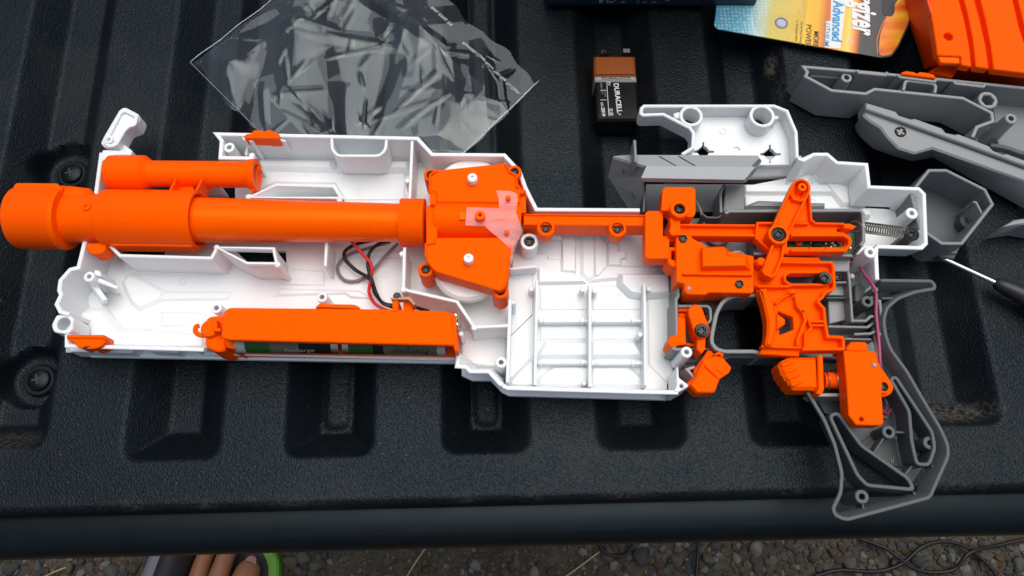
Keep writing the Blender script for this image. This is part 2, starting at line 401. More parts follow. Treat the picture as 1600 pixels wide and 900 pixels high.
def drop(px, py, r, k=None):
    x, y = gpt(px, py); o = bpy.data.objects.new('stone', stone_meshes[rg.randrange(12) if k is None else k]); col.objects.link(o); o.parent = ground
    o.location = (x / 1000, y / 1000, r * .25 / 1000); o.scale = (r, r, r); o.rotation_euler = (rg.uniform(-.3, .3), rg.uniform(-.3, .3), rg.uniform(0, 6.3)); spots.append((x, y, r))
for (px, py, r, k) in ((455, 878, 16, 1), (475, 870, 14, 0), (495, 882, 12, 0), (1325, 878, 14, 0), (1435, 876, 13, 5), (1398, 880, 12, 1), (1350, 868, 9, 3), (1420, 893, 11, 3), (1485, 870, 10, 3),
                       (948, 866, 14, 0), (1000, 870, 17, 5), (1025, 868, 10, 1), (1055, 876, 13, 1), (1105, 874, 13, 1), (1148, 872, 10, 3), (1182, 860, 15, 3), (1040, 864, 9, 0), (1118, 888, 9, 0), (745, 884, 12, 3), (835, 890, 12, 3), (862, 893, 9, 5),
                       (20, 888, 14, 5), (60, 884, 10, 0), (110, 886, 13, 1), (165, 882, 10, 3), (180, 893, 13, 0), (300 - 90, 888, 11, 2), (1560, 872, 10, 4), (1590, 885, 14, 0), (1530, 868, 9, 1), (1505, 890, 11, 3), (665, 890, 9, 4)):
    drop(px, py, r, k)
for i in range(270):
    px, py = rg.uniform(-20, 1620), rg.uniform(846, 915)
    if 225 < px < 440: continue
    dense = (900 < px < 1250) or px > 1300
    if not dense and rg.random() < .35: continue
    drop(px, py, rg.uniform(2.5, 6.5) if rg.random() < .85 else rg.uniform(6.5, 11))
GRIT = mat('mixed_grit', (.06, .052, .036), .85, .25, .6, .4, 500, vscale=70)
def lump(rg):
    bm = bmesh.new(); bmesh.ops.create_icosphere(bm, subdivisions=1, radius=1)
    for v in bm.verts: v.co *= rg.uniform(.7, 1.1)
    bm.verts.index_update(); out = ([v.co.copy() for v in bm.verts], [tuple(w.index for w in f.verts) for f in bm.faces]); bm.free(); return out
lumps = [lump(rg) for _ in range(8)]
V, F, MI = [], [], []
for i in range(5200):
    px, py = rg.uniform(-40, 1640), rg.uniform(838, 940); x, y = gpt(px, py)
    dense = (900 < px < 1250) or px > 1300 or px < 230
    r = rg.uniform(1.0, 2.6) if rg.random() < (.62 if dense else .85) else rg.uniform(2.6, 7.5)
    lv, lf = lumps[rg.randrange(8)]; a = rg.uniform(0, 6.3); n = len(V); ca, sa = math.cos(a), math.sin(a); q = rg.uniform(.7, 1.3)
    V += [(x + r * (c.x * q * ca - c.y * sa), y + r * (c.x * q * sa + c.y * ca), GZ + r * (.25 + c.z * .6)) for c in lv]
    F += [tuple(n + t for t in f) for f in lf]; MI += [rg.choice((0, 0, 1, 2, 2, 3, 4, 5, 5, 6))] * len(lf)
gravel = tag(mesh('gravel', V, F, stone_mats[0], ground, None, 0), kind='stuff')
for m in stone_mats[1:] + [GRIT]: gravel.data.materials.append(m)
gravel.data.polygons.foreach_set('material_index', MI)
def straw(px, py, ang, ln):
    x, y = gpt(px, py); c, s = math.cos(ang), math.sin(ang)
    return tube('straw', [(x - c * ln, y - s * ln, GZ + 6), (x, y, GZ + 9 + rg.uniform(0, 5)), (x + c * ln, y + s * ln, GZ + 5)], 1.1, STRAW, None, 5, (x, y, GZ))
STRAW = mat('dry_straw', (.33, .27, .13), .7)
tag(straw(905, 885, .6, 34), 'dry straw stalk on the dirt left of the dark stones', 'straw', 'dry straws on the ground')
tag(straw(650, 880, 1.0, 22), 'short dry straw lying between the rusty stone and the foot', 'straw', 'dry straws on the ground')
tag(straw(95, 892, .4, 20), 'short dry straw on the dirt at the far left corner', 'straw', 'dry straws on the ground')
def cable(pts, r, label):
    o = tube('cable', [(*P(x, y, GZ + h), GZ + h) for x, y, h in pts], r, BLACKW, None, 8, (*P(pts[0][0], pts[0][1], GZ), GZ)); return tag(o, label, 'cable', 'black cables on the gravel')
cable([(1270, 902, 10), (1310, 891, 12), (1370, 893, 10), (1410, 880, 14), (1440, 855, 18), (1475, 846, 16), (1512, 856, 14), (1545, 884, 12), (1560, 905, 10)], 2.7, 'black cable looping high over the gravel below the grip')
cable([(1345, 842, 12), (1380, 855, 12), (1400, 868, 16), (1420, 884, 14), (1450, 894, 12), (1490, 890, 14), (1515, 864, 22), (1560, 852, 14), (1620, 838, 12)], 2.6, 'black cable snaking under the looping one towards the right edge')
cable([(935, 850, 10), (950, 866, 12), (975, 868, 12), (990, 850, 10)], 2.4, 'short black cable loop beside the slate stone')
cable([(1092, 842, 10), (1090, 872, 12), (1088, 905, 10)], 2.2, 'thin black cord running straight down the gravel')

# ---- the person's foot in a sandal (all that shows of the photographer)
def skinned(name, nodes, edges, mat_, parent, base, sub=2):
    me = bpy.data.meshes.new(name); me.from_pydata([tuple((Vector(p) - Vector(base)) / 1000) for p, r in nodes], edges, [])
    o = bpy.data.objects.new(name, me); col.objects.link(o)
    sk = o.modifiers.new('skin', 'SKIN'); sk.use_smooth_shade = True
    ss = o.modifiers.new('sub', 'SUBSURF'); ss.levels = sub; ss.render_levels = sub
    for i, (p, r) in enumerate(nodes):
        d = me.skin_vertices[0].data[i]; d.radius = (r / 1000, r / 1000); d.use_root = (i == 0)
    dg = bpy.context.evaluated_depsgraph_get(); m2 = bpy.data.meshes.new_from_object(o.evaluated_get(dg)); bpy.data.objects.remove(o)
    m2.materials.clear(); m2.materials.append(mat_); m2.name = name
    for p in m2.polygons: p.use_smooth = True; p.material_index = 0
    o = bpy.data.objects.new(name, m2); col.objects.link(o)
    if parent: o.parent = parent
    return o
TX, TY = P(392, 883, GZ + 38)                        # tip of the big toe
fa = R(76); fd = Vector((math.cos(fa), math.sin(fa), 0)); fs = Vector((-fd.y, fd.x, 0))     # toes point up and a little right; fs = towards the little toe
T0 = Vector((TX, TY, 0))
def fp(along, side, h): q = T0 + fd * along + fs * side; return (q.x, q.y, GZ + h)
person = thing('person', 'bare foot of a person in a green and black sandal below the tailgate', 'person', fp(-130, 30, 0))
nodes = [(fp(-215, 30, 150), 38), (fp(-205, 30, 90), 36), (fp(-150, 32, 76), 38), (fp(-95, 36, 62), 36),
         (fp(-58, 8, 50), 21), (fp(-22, 0, 47), 19), (fp(10, -3, 42), 17.5),
         (fp(-50, 32, 52), 16), (fp(-10, 33, 50), 13.5), (fp(24, 34, 42), 12.5),
         (fp(-52, 58, 48), 15), (fp(-14, 61, 46), 12.5), (fp(16, 62, 38), 11.5),
         (fp(-58, 80, 42), 13), (fp(-28, 84, 38), 10.5), (fp(0, 85, 32), 9.5),
         (fp(-66, 98, 38), 12), (fp(-46, 102, 34), 9.5), (fp(-26, 103, 30), 8.5),
         (fp(-235, 28, 260), 44), (fp(-245, 26, 400), 58)]
edges = [(0, 1), (1, 2), (2, 3), (3, 4), (4, 5), (5, 6), (3, 7), (7, 8), (8, 9), (3, 10), (10, 11), (11, 12), (3, 13), (13, 14), (14, 15), (3, 16), (16, 17), (17, 18), (0, 19), (19, 20)]
skinned('foot', nodes, edges, SKIN, person, fp(-130, 30, 0))
def ell(name, c, ax, ay, az, m, parent, flat=.35):
    V, F = [], []
    for i in range(7):
        for k in range(12):
            t = math.pi * i / 6; a = 2 * math.pi * k / 12
            q = Vector(c) + ax * (math.sin(t) * math.cos(a)) + ay * (math.sin(t) * math.sin(a)) + az * math.cos(t); V.append(tuple(q))
    for i in range(6):
        for k in range(12): F.append((i * 12 + k, i * 12 + (k + 1) % 12, (i + 1) * 12 + (k + 1) % 12, (i + 1) * 12 + k))
    return mesh(name, V, F, m, parent)
ell('toe_nail', fp(4, -2, 52.0), fd * 9 + Vector((0, 0, -3)), fs * 8, Vector((0, 0, 1.6)), NAIL, person)
ell('toe_nail', fp(28, 34, 53), fd * 6, fs * 5, Vector((0, 0, 1.5)), NAIL, person)
sole = [fp(a, s, 0)[:2] for a, s in ((14, -30), (34, -8), (48, 34), (44, 80), (24, 118), (-20, 136), (-70, 128), (-140, 84), (-230, 70), (-250, 24), (-225, -16), (-130, -10), (-60, -34), (-10, -38))]
v, f = solid(rnd(sole, 20), GZ + 1, GZ + 22, (), 3); mesh('sandal_sole', v, f, SANDG, person)
v, f = solid(rnd(offset(ccw(sole), 14), 20), GZ + 22.2, GZ + 24, (), .5); mesh('sandal_footbed', v, f, SANDK, person)
def strap(name, s0, s1, a0, a1, h, m):
    V, F = [], []; n = 9
    for i in range(n):
        t = i / (n - 1); sd = s0 + (s1 - s0) * t; hh = 22 + h * math.sin(math.pi * min(1, .12 + t * .8)) ** .6
        for (al, dh) in ((a0, 0), (a1, 6), (a1, 9), (a0, 3)): V.append(fp(al + 10 * t, sd, hh + dh))
    for i in range(n - 1):
        for k in range(4): F.append((i * 4 + k, i * 4 + (k + 1) % 4, i * 4 + 4 + (k + 1) % 4, i * 4 + 4 + k))
    F += [(0, 1, 2, 3), tuple((n - 1) * 4 + k for k in range(4))]
    return mesh(name, V, F, m, person)
strap('sandal_strap', 122, 74, 34, -70, 44, SANDK)
strap('sandal_panel', 132, 96, 22, -60, 40, SANDS)
strap('sandal_piping', 112, 94, 12, 9, 56, INK_G)

# ---- tailgate
RZ = R(1.35); cz, sz = math.cos(RZ), math.sin(RZ)
def loc2w(x, y): return (x * cz - y * sz, x * sz + y * cz)
def w2loc(x, y): return (x * cz + y * sz, -x * sz + y * cz)
EDGE = -118.0
GROOVES = [(-302, -248), (-209, -155.5), (-124, -74.5), (-40.5, 8.5), (42, 92), (123.5, 173.5), (212, 262), (295, 346)]
G_END = {0: -84, 6: -84, 7: -84}
HOLES = [w2loc(*P(108, 268, -21)), w2loc(*P(56, 592, -21))]
def sdbox(x, y, x0, x1, y0, y1, r):
    qx = abs(x - (x0 + x1) / 2) - (x1 - x0) / 2 + r; qy = abs(y - (y0 + y1) / 2) - (y1 - y0) / 2 + r
    return math.hypot(max(qx, 0), max(qy, 0)) + min(max(qx, qy), 0) - r
def liner_h(x, y):
    h = 0.0
    for i, (a, b) in enumerate(GROOVES):
        if x < a - 2 or x > b + 2: continue
        d = sdbox(x, y, a, b, G_END.get(i, -92.5), 380, 9)
        if i == 1: h -= 18 * ramp(19, -d)
        elif i in (2, 3): h -= 21 * ramp(17, -d) - 2.5 * sstep(0, 5, -(sdbox(x, y, a + 15.5, b - 15.5, -76, 380, 8)))
        else: h -= 18 * ramp(17, -d)
    for (cx, cy) in HOLES:
        d = math.hypot(x - cx, y - cy)
        if d < 23: h = min(h, -27 * sstep(23.5, 14, d))
    h -= 9 * sstep(EDGE + 6, EDGE - 1.0, y) ** 2
    return h
xs = [-470 + 2.5 * i for i in range(62)] + [-315 + 1.25 * i for i in range(80)] + [-215 + 1.6 * i for i in range(322)] + [300.2 + 2.5 * i for i in range(68)]; ys = []
y = EDGE
while y < EDGE + 12: ys.append(y); y += 1.2
while y < -55: ys.append(y); y += 1.3
while y < 230: ys.append(y); y += 2.4
while y < 480: ys.append(y); y += 12
V = []; nx = len(xs); dust = []
for yy in ys:
    for xx in xs:
        V.append((*loc2w(xx, yy), liner_h(xx, yy)))
        w = loc2w(xx, yy); q = 0.0
        q += .75 * sstep(9, -2, yy - EDGE) * (.25 + .75 * max(0, math.sin(xx * .11 + 2 * math.sin(xx * .037))) ** 2) * sstep(-3.5, 0, liner_h(xx, yy) + 2.0) * .6   # scuffed edge
        q += .7 * sstep(1.0, .2, math.hypot((xx - 236) / 34, (yy + 74) / 9))                # dust on the end wall at the right
        q += .26 * sstep(1.0, .2, math.hypot((xx + 270) / 24, (yy + 78) / 8))               # and at the left
        q += .7 * sstep(1.0, .3, math.hypot((w[0] - 163) / 4, (w[1] - 150) / 11)) + .25 * sstep(1.0, .2, math.hypot((w[0] - 166) / 6, (w[1] - 125) / 26))
        dust.append(min(1, q))
F = [(j * nx + i, j * nx + i + 1, (j + 1) * nx + i + 1, (j + 1) * nx + i) for j in range(len(ys) - 1) for i in range(nx - 1)]
tailgate = thing('truck_tailgate', 'open truck tailgate with grooved black pebbled plastic liner', 'tailgate', (0, 0, -60))
liner = mesh('liner', V, F, LINER, tailgate, None, 60)
at = liner.data.attributes.new('dust', 'FLOAT', 'POINT'); at.data.foreach_set('value', dust)
prof = [(EDGE + 6, -13), (EDGE - 2, -13.5), (EDGE - 6, -14), (EDGE - 14, -15.2), (EDGE - 18, -17.2), (EDGE - 20.5, -21), (EDGE - 21.5, -27), (EDGE - 21.5, -48), (EDGE - 18, -58), (EDGE + 10, -62), (480, -62), (480, -50), (EDGE + 14, -50), (EDGE + 13, -26)]
V, F = [], []; nxs = [-470 + 47 * i for i in range(21)]
for xx in nxs:
    for (py_, pz_) in prof: V.append((*loc2w(xx, py_ + 1.5 * math.cos(xx / 300)), pz_))
n = len(prof)
for i in range(20):
    for k in range(n): F.append((i * n + k, i * n + (k + 1) % n, (i + 1) * n + (k + 1) % n, (i + 1) * n + k))
F += [tuple(range(n)), tuple(20 * n + k for k in range(n))]
mesh('edge_trim', V, F, CAPM, tailgate, None, 35)
for (cx, cy), hz in zip(HOLES, (-26.5, -26.5)):
    x, y = loc2w(cx, cy)
    lathe('washer', [(hz - 1, 9.5), (hz + 1.2, 9.3), (hz + 2.0, 8.4), (hz + 2.0, 0)], (x, y, 0), (0, 0, 1), CAPM, tailgate, 28)
    lathe('screw_head', [(hz + 2, 6.6), (hz + 3.6, 6.2), (hz + 4.6, 4.6), (hz + 4.9, 0)], (x, y, 0), (0, 0, 1), CAPM, tailgate, 24)
    c = []
    for k in range(4):
        a = k * math.pi / 2 + .3; ca, sa = math.cos(a), math.sin(a)
        for u, w in ((.55, -.55), (3.0, -.45), (3.0, .45)): c.append((x + u * ca - w * sa, y + u * sa + w * ca))
    v, f = solid(c, hz + 4, hz + 4.95, (), 0); mesh('cross_recess', v, f, INK_K, tailgate)
# ---------------------------------------------------------------- the white shell half
ZR = 30.0
sh = thing('blaster_shell', 'open white plastic shell half of a toy blaster holding orange internals', 'toy blaster', (*P(700, 420, 0), 2))
W = WHITE
# floors
prism('floor_panel', [(150, 300), (262, 302), (266, 290), (345, 290), (345, 217), (650, 218), (674, 244), (787, 244), (834, 331), (834, 470), (796, 507), (716, 505), (716, 551), (104, 540), (108, 491), (95, 470), (95, 440), (122, 420), (134, 380)], 3, 6, W, sh,
      holes=[[(345, 366), (428, 367), (430, 408), (388, 408)], (6, [(188, 400), (256, 400), (264, 378), (190, 372)]), [(392, 306), (434, 291), (519, 293), (530, 306)]], ch=0, zt=ZR)
prism('floor_panel', [(834.5, 331), (1056, 331), (1056, 470), (1056, 611), (795, 604), (783, 598), (765, 579), (735, 579), (717, 571), (717, 506), (796.5, 508), (834.5, 471)], 3, 6, W, sh, ch=0, zt=ZR)
prism('floor_panel', [(1056.5, 331), (1160, 331), (1160, 268), (1247, 251), (1293, 247), (1349, 262), (1352, 298), (1438, 302), (1440, 370), (1366, 372), (1364, 434), (1056.5, 436)], 4, 8, W, sh, ch=0, zt=ZR)
# outer walls, each traced along its rim with the inside on the left
def outer(px, taper=3.0, z0=3.0, th=2.2, r=0): return wall('rim_wall', px, z0, ZR, th, W, sh, taper=taper, r=r)
outer([(158, 238), (149, 305), (132, 377), (122, 418), (109, 421), (94, 438), (92, 453), (95, 460), (88, 475), (94, 487), (108, 491)], 2)
outer([(104, 522), (104, 540), (318, 546)], 5.5, 8)
wall('rim_wall', [(318, 551), (712, 560), (716, 562)], 6, 15, 2.2, W, sh, taper=2.5)
outer([(715, 552), (716, 560), (714, 572), (728, 573), (735, 580), (764, 580), (782, 600), (787, 599)], 5.5, 8)
outer([(785, 602), (793, 606), (1000, 612), (1060, 613)], 5, 6)
outer([(1000, 328), (838, 327), (821, 293), (812, 268), (788, 242), (675, 241), (652, 216), (520, 213), (338, 209), (346, 219), (344, 246), (397, 247)], 1.5)
outer([(1371, 437), (1369, 396), (1370, 385)], 1.0, 4)
outer([(1370, 385), (1440, 387), (1447, 380), (1444, 303), (1436, 295), (1358, 292), (1354, 257), (1308, 254), (1293, 241), (1272, 241), (1256, 250), (1247, 247)], 2.6, 13)
wall('rim_wall', [(1246, 247), (1244, 206), (1230, 173), (1210, 165), (1007, 165), (1002.5, 169), (1002, 177), (1005, 179), (1037, 178), (1078, 199), (1084, 207), (1083, 230), (1066, 241)], 19, ZR, 2.0, W, sh, ch=.5)
prism('rim_wall', [(160, 234), (188, 235), (207, 238), (203, 243), (189, 242), (172, 244), (166, 252), (157, 250)], 22, 30, W, sh, r=.8)
wall('rim_wall', [(264, 303), (268, 291), (344, 291)], 4, 18, 1.6, W, sh, zt=18)
prism('corner_lug', [(1060, 573), (1061, 590), (1078, 603), (1060, 613), (1052, 612), (1057, 604), (1057, 573)], 8, 30.3, W, sh, holes=[(1065, 603, 1.0)], r=.5)
# stepped rail teeth on the underside of the fore-end
for a, b in ((107, 212), (228, 284), (300, 358)):
    prism('rail_tooth', [(a, 541), (b, 543), (b - 7, 551), (a + (2 if a < 120 else 7), 549)], 4, 16, W, sh, ch=.6)
# front lug with its socket
prism('front_lug', [(108, 491), (88, 492), (80, 508), (84, 519), (104, 522), (113, 516), (115, 498)], 12, 29, W, sh, r=1.2, holes=[(99, 506, 3.4)])
prism('lug_socket', [(90, 496), (110, 496), (110, 516), (90, 516)], 11, 20, W, sh, ch=0)
# fin with sight holes
cx = lambda x, y: [(x - 3, y - 8), (x - 1.5, y - 9), (x - 1.5, y - 15), (x + 1.5, y - 15), (x + 1.5, y - 9), (x + 5, y - 7), (x + 9, y - 2), (x + 17, y - 1.5), (x + 17, y + 1.5), (x + 9, y + 2), (x + 5, y + 7), (x + 1.5, y + 9), (x + 1.5, y + 14), (x - 1.5, y + 14), (x - 1.5, y + 9), (x - 6, y + 6), (x - 9, y + 2), (x - 15, y + 1.5), (x - 15, y - 1.5), (x - 9, y - 3)]
prism('fin_floor', [(1006, 172), (1040, 170), (1210, 170), (1240, 207), (1243, 257), (1100, 259), (1062, 245), (1084, 232), (1084, 209), (1076, 202), (1036, 181), (1006, 181)], 16.5, 19.5, W, sh, holes=[cx(1099, 237), cx(1203, 241), (1079, 187, 5.0), (1189, 188, 5.0), (1151, 234, 1.9)], ch=0)
prism('dimple', [(1146, 230), (1156, 230), (1156, 239), (1146, 239)], 17, 18.7, W, sh, ch=0)
prism('fin_slope', [(1085, 259.5), (1243, 257.5), (1238, 274), (1090, 278)], 4, 8.5, W, sh, ch=0, tops=lambda x, y: max(0, min(11, (y - P(1160, 272, 12)[1]) * 2.2)))
for (x, y, rp) in ((1080, 181, 18.5), (1191, 181, 20)):
    ro = rpx(x, y, 30, rp); c = P(x, y, 30)
    v, f = solid(circ(c, ro, 32), 17, 30.2, [circ(c, ro - 1.9, 32)], .4); mesh('sight_ring', v, f, W, sh)
prism('ring_lug', [(1052, 177), (1062, 174), (1062, 185), (1054, 184)], 20, 29.5, W, sh, r=.5)
prism('ring_lug', [(1210, 180), (1217, 181), (1216, 186), (1209, 186)], 20, 29.5, W, sh, r=.5)
# walls inside the fore-end
def inner(name, px, z0=5.5, z1=29.0, th=1.7, closed=False, r=0): return wall(name, px, z0, z1, th, W, sh, closed, r=r)
inner('window_frame', [(388, 308), (432, 288.5), (521, 291), (533, 309)], 4, 30, 1.6, True)
inner('window_frame', [(338, 386), (427, 388), (432, 411.5), (386, 411)], 25, 30, 1.6, True)
wall('window_skirt', [(338, 386), (386, 411), (432, 411.5), (428, 390)], 5.5, 26, 1.6, W, sh, zt=30)
inner('rib', [(644, 217), (641, 290), (639, 322)])
inner('rib', [(169, 381), (187, 399), (330, 403), (338, 388)], 5.5, 29.5, 1.8)
inner('rib', [(510, 378), (508, 416)], 5.5, 26)
inner('rib', [(632, 386), (630, 452), (714, 471), (741, 511), (794, 508.5)], 5.5, 29.5, 1.8)
inner('rib', [(797, 468), (793, 597)], 5.5, 29.6, 1.9)
inner('rib', [(839, 438), (836, 601)], 5.5, 17, 1.6)
inner('rib', [(922, 445), (922, 604)], 5.5, 17, 1.6)
inner('rib', [(1007, 442), (1009, 602)], 5.5, 17, 1.6)
for (a, b, y) in ((841, 920, 501), (924, 1006, 501), (840, 920, 566), (924, 1007, 567)):
    inner('cross_rib', [(a, y + .5), (b, y)], 5.5, 12, 1.6)
inner('pocket_wall', [(518, 215), (519, 234), (528, 243), (592, 243), (602, 234), (604, 216)], 9, 29.5, 1.7, r=2)
prism('pocket_floor', [(521, 217), (601, 218), (598, 236), (590, 240), (530, 240), (523, 233)], 9, 14, W, sh, ch=0)
inner('rib', [(377, 211), (381, 217.5), (436, 217.5), (446, 220)], 17, 29, 1.3)
inner('rib', [(387, 218), (384, 242)], 10, 20, 1.3)
inner('rib', [(797, 420), (838, 416)], 5.5, 16, 1.5)
for (x, y, rp) in ((392, 218, 4), (393, 242, 4.5), (636, 282, 4), (388, 307, 5), (530, 311, 5), (338, 386, 4.5), (433, 413, 5), (630, 452, 5), (628, 396, 4.5), (741, 511.5, 5), (305, 303, 3)):
    boss('nub', x, y, 6, 29.8, rpx(x, y, 29, rp), 0, W, sh, seg=12)
for (x, y, z) in ((846, 500, 12.6), (910, 500, 12.6), (932, 500, 12.6), (990, 500, 12.6), (846, 565, 12.6), (910, 565, 12.6), (932, 565, 12.6), (990, 566, 12.6), (910, 452, 15), (930, 454, 15), (830, 451, 15), (913, 598, 11), (1014, 451, 16), (1000, 522, 17), (802, 472, 24), (720, 521, 26)):
    boss('nub', x, y, 6, z, rpx(x, y, z, 4.2), 0, W, sh, seg=12)
# screw posts
for (x, y, z0, z1, ro, ri) in ((358, 230, 8, 28, 8.5, 4), (338, 481, 6, 20, 8.5, 4), (503, 464, 6, 20, 8.5, 4), (139, 432, 6, 26, 8.5, 3.6), (783, 566, 6, 30, 9, 4), (1073, 550, 8, 34, 9, 4), (1360, 394, 8, 36, 9.5, 4), (1425, 333, 8, 30, 9.5, 4), (167, 243, 10, 29.6, 6.5, 3.4)):
    boss('screw_post', x, y, z0, z1, rpx(x, y, z1, ro), rpx(x, y, z1, ri), W, sh, flare=1.12)
e = boss('screw_post', 827, 377, 6, 24, rpx(827, 377, 24, 14), rpx(827, 377, 24, 9), W, sh, deep=5, flare=1.04)
screw(827, 377, 22.5, 7, e)
prism('post_fin', [(143, 429), (152, 432), (186, 448), (182, 452), (150, 440)], 6, 22, W, sh, low=[(143, 432), (152, 436), (188, 458), (184, 462), (150, 446)], ch=.3)
prism('post_fin', [(142, 436), (150, 442), (168, 468), (160, 470), (141, 445)], 6, 18, W, sh, low=[(143, 440), (152, 446), (168, 476), (160, 478), (141, 450)], ch=.3)
prism('post_fin', [(147, 421), (156, 423), (158, 432), (147, 430)], 6, 24, W, sh, ch=.4)
# moulded relief on the floors
def relief(px, z, sl=1.2, z0=5.8, zt=None):
    z = z0 + (z - z0) * .68                            # shallow, soft steps
    return prism('moulded_panel', px, z0, z, W, sh, ch=.5, slope=sl, zt=zt)
relief([(193, 441), (202, 429), (253, 456), (249, 467), (218, 480), (206, 471)], 8.4, 2)
relief([(254, 457), (360, 457), (356, 467), (250, 468)], 7.2)
relief([(431, 461), (438, 452), (560, 455), (580, 466), (548, 464), (540, 458)], 7.2)
relief([(253, 489), (318, 490), (318, 508), (252, 508)], 7.4)
relief([(130, 487), (158, 487), (184, 520), (316, 523), (316, 541), (107, 538), (110, 492)], 12, 3.5)
relief([(120, 424), (133, 424), (131, 486), (112, 486), (97, 474), (98, 442)], 9, 1.5)
relief([(190, 408), (330, 412), (330, 424), (196, 426)], 7.5, 2.5)
relief([(350, 258), (516, 262), (516, 252), (352, 250)], 11, 3)
relief([(400, 262), (632, 266), (632, 312), (540, 312), (524, 286), (430, 284), (404, 296)], 7.2, 1)
relief([(532, 250), (636, 252), (635, 262), (530, 262)], 12, 3)
relief([(440, 420), (506, 424), (506, 446), (442, 444)], 7, 1.0)
relief([(516, 386), (625, 388), (624, 398), (516, 396)], 9, 2)
relief([(720, 516), (790, 516), (790, 572), (766, 572), (722, 566)], 9, 2)
relief([(800, 396), (855, 396), (855, 405), (876, 405), (877, 424), (896, 426), (914, 440), (842, 441), (842, 420), (800, 428)], 10, .8)
relief([(879, 362), (899, 362), (899, 424), (879, 423)], 9.5, .8)
relief([(911, 364), (928, 364), (928, 428), (921, 436), (911, 428)], 8, 2)
relief([(930, 362), (948, 380), (948, 416), (934, 432), (930, 428)], 9.5, .8)
relief([(951, 380), (966, 380), (966, 393), (977, 393), (979, 402), (970, 404), (970, 414), (951, 414)], 9, .6)
relief([(855, 358), (870, 358), (878, 364), (878, 372), (872, 370), (855, 370)], 11, 1)
relief([(940, 416), (1050, 418), (1050, 426), (925, 438)], 8.2, 1.2)
relief([(972, 428), (1045, 428), (1046, 456), (1004, 459), (986, 456), (972, 442)], 15, 2.4)
relief([(1012, 462), (1050, 462), (1052, 590), (1042, 598), (1014, 570)], 7, .6)
for (a, b) in ((844, 918), (926, 1003)):
    relief([(a, 447), (b, 447), (b, 484), (a, 484)], 6.9, .5)
    relief([(a, 509), (b, 509), (b, 530), (a + 6, 530), (a, 534)], 6.9, .5)
    relief([(a + (10 if a < 900 else 0), 535), (b - (0 if a < 900 else 12), 535), (b, 555), (a, 555)], 9.5, 2.0)
    relief([(a + (22 if a < 900 else 0), 574), (b - (0 if a < 900 else 22), 574), (b, 592), (b, 602), (a, 600), (a, 592)], 8.5, 1.6)
relief([(798, 596), (833, 560), (833, 602), (800, 601)], 11, 2)
relief([(1165, 288), (1335, 288), (1335, 300), (1165, 300)], 12, 1.0, 7.8)
relief([(1165, 306), (1335, 306), (1335, 326), (1165, 326)], 10, 1.0, 7.8)
relief([(1252, 254), (1274, 245), (1284, 246), (1262, 284), (1240, 286)], 14, 4, 7.8)
relief([(1292, 248), (1304, 258), (1340, 316), (1318, 318), (1280, 272)], 13, 3, 7.8)
relief([(1335, 300), (1356, 300), (1358, 314), (1337, 314)], 20, .6, 7.8)
relief([(1345, 325), (1360, 326), (1361, 336), (1346, 336)], 16, .8, 7.8)
boss('dimple_post', 1403, 316, 8, 13, rpx(1403, 316, 13, 9), rpx(1403, 316, 13, 2.5), W, sh, 3)
relief([(1408, 344), (1420, 340), (1443, 350), (1443, 380), (1408, 380)], 13, 1, 7.8)
wall('rib', [(1370, 385), (1350, 386), (1340, 398)], 8, 26, 1.6, W, sh)
for (x, y, z) in ((230, 505, 10.05), (285, 440, 6.1), (470, 440, 6.65), (600, 430, 6.1), (560, 300, 6.8), (480, 270, 6.8), (880, 465, 6.6), (965, 465, 6.6), (880, 590, 7.7), (960, 590, 7.7), (1270, 316, 9.35), (1395, 350, 8.1), (1130, 205, 19.6), (1000, 400, 6.1)):
    c = P(x, y, z); v, f = solid(circ(c, 2.1, 18), z - .1, z + .14, [circ(c, 1.75, 18)], 0); mesh('ejector_mark', v, f, W, sh)
# orange rail clips pressed into the rims
v = thing('rail_clip', 'small scalloped orange clip in the top rim of the white shell', 'clip', (*P(408, 210, 26), 26), 'orange clips')
prism('clip_body', [(381, 213), (384, 209), (392, 208), (397, 203), (408, 203), (412, 206), (417, 203), (424, 203), (431, 207), (436, 209), (436, 216), (382, 215)], 22, 31.5, ORANGE, v, r=.5)
prism('clip_edge', [(381, 212), (436, 213), (436, 216.5), (382, 215.5)], 24, 32.3, ORANGE, v, ch=.3)
v = thing('rail_clip', 'small orange clip in the front lower corner of the white shell', 'clip', (*P(135, 533, 26), 26), 'orange clips')
prism('clip_body', [(104, 523), (163, 523), (163, 533), (168, 534), (162, 536), (158, 541), (150, 544), (144, 545), (139, 541), (133, 541), (128, 544), (120, 541), (114, 534), (104, 530)], 22, 32.5, ORANGE, v, r=.5)
prism('clip_edge', [(104, 523), (163, 524), (163, 529), (106, 528)], 28, 33.5, ORANGE, v, ch=.4)
# loose white lever at the front
v = thing('latch_lever', 'small white plastic lever with recessed face above the front of the shell', 'lever', (*P(188, 200, 18), 18))
lv = [(157, 224), (162, 213), (186, 172), (192, 168), (197, 168), (216, 178), (219, 185), (213, 198), (203, 201), (197, 205), (185, 228), (175, 232), (164, 231)]
prism('lever_body', lv, 19, 28, W, v, r=1.0)
wall('raised_edge', offset([(x, y) for x, y in lv], 3.0) if False else [(163, 222), (188, 175), (195, 172), (213, 181), (210, 194), (200, 197), (193, 204), (181, 225), (170, 228)], 27.5, 29.6, 2.0, W, v, True, r=1)
boss('pivot_ring', 169, 218, 27.5, 30, rpx(169, 218, 30, 7), rpx(169, 218, 30, 3.5), W, v, 5)
prism('hinge_arm', [(180, 232), (190, 222), (207, 236), (203, 243), (188, 238)], 16, 24, W, v, r=.5)
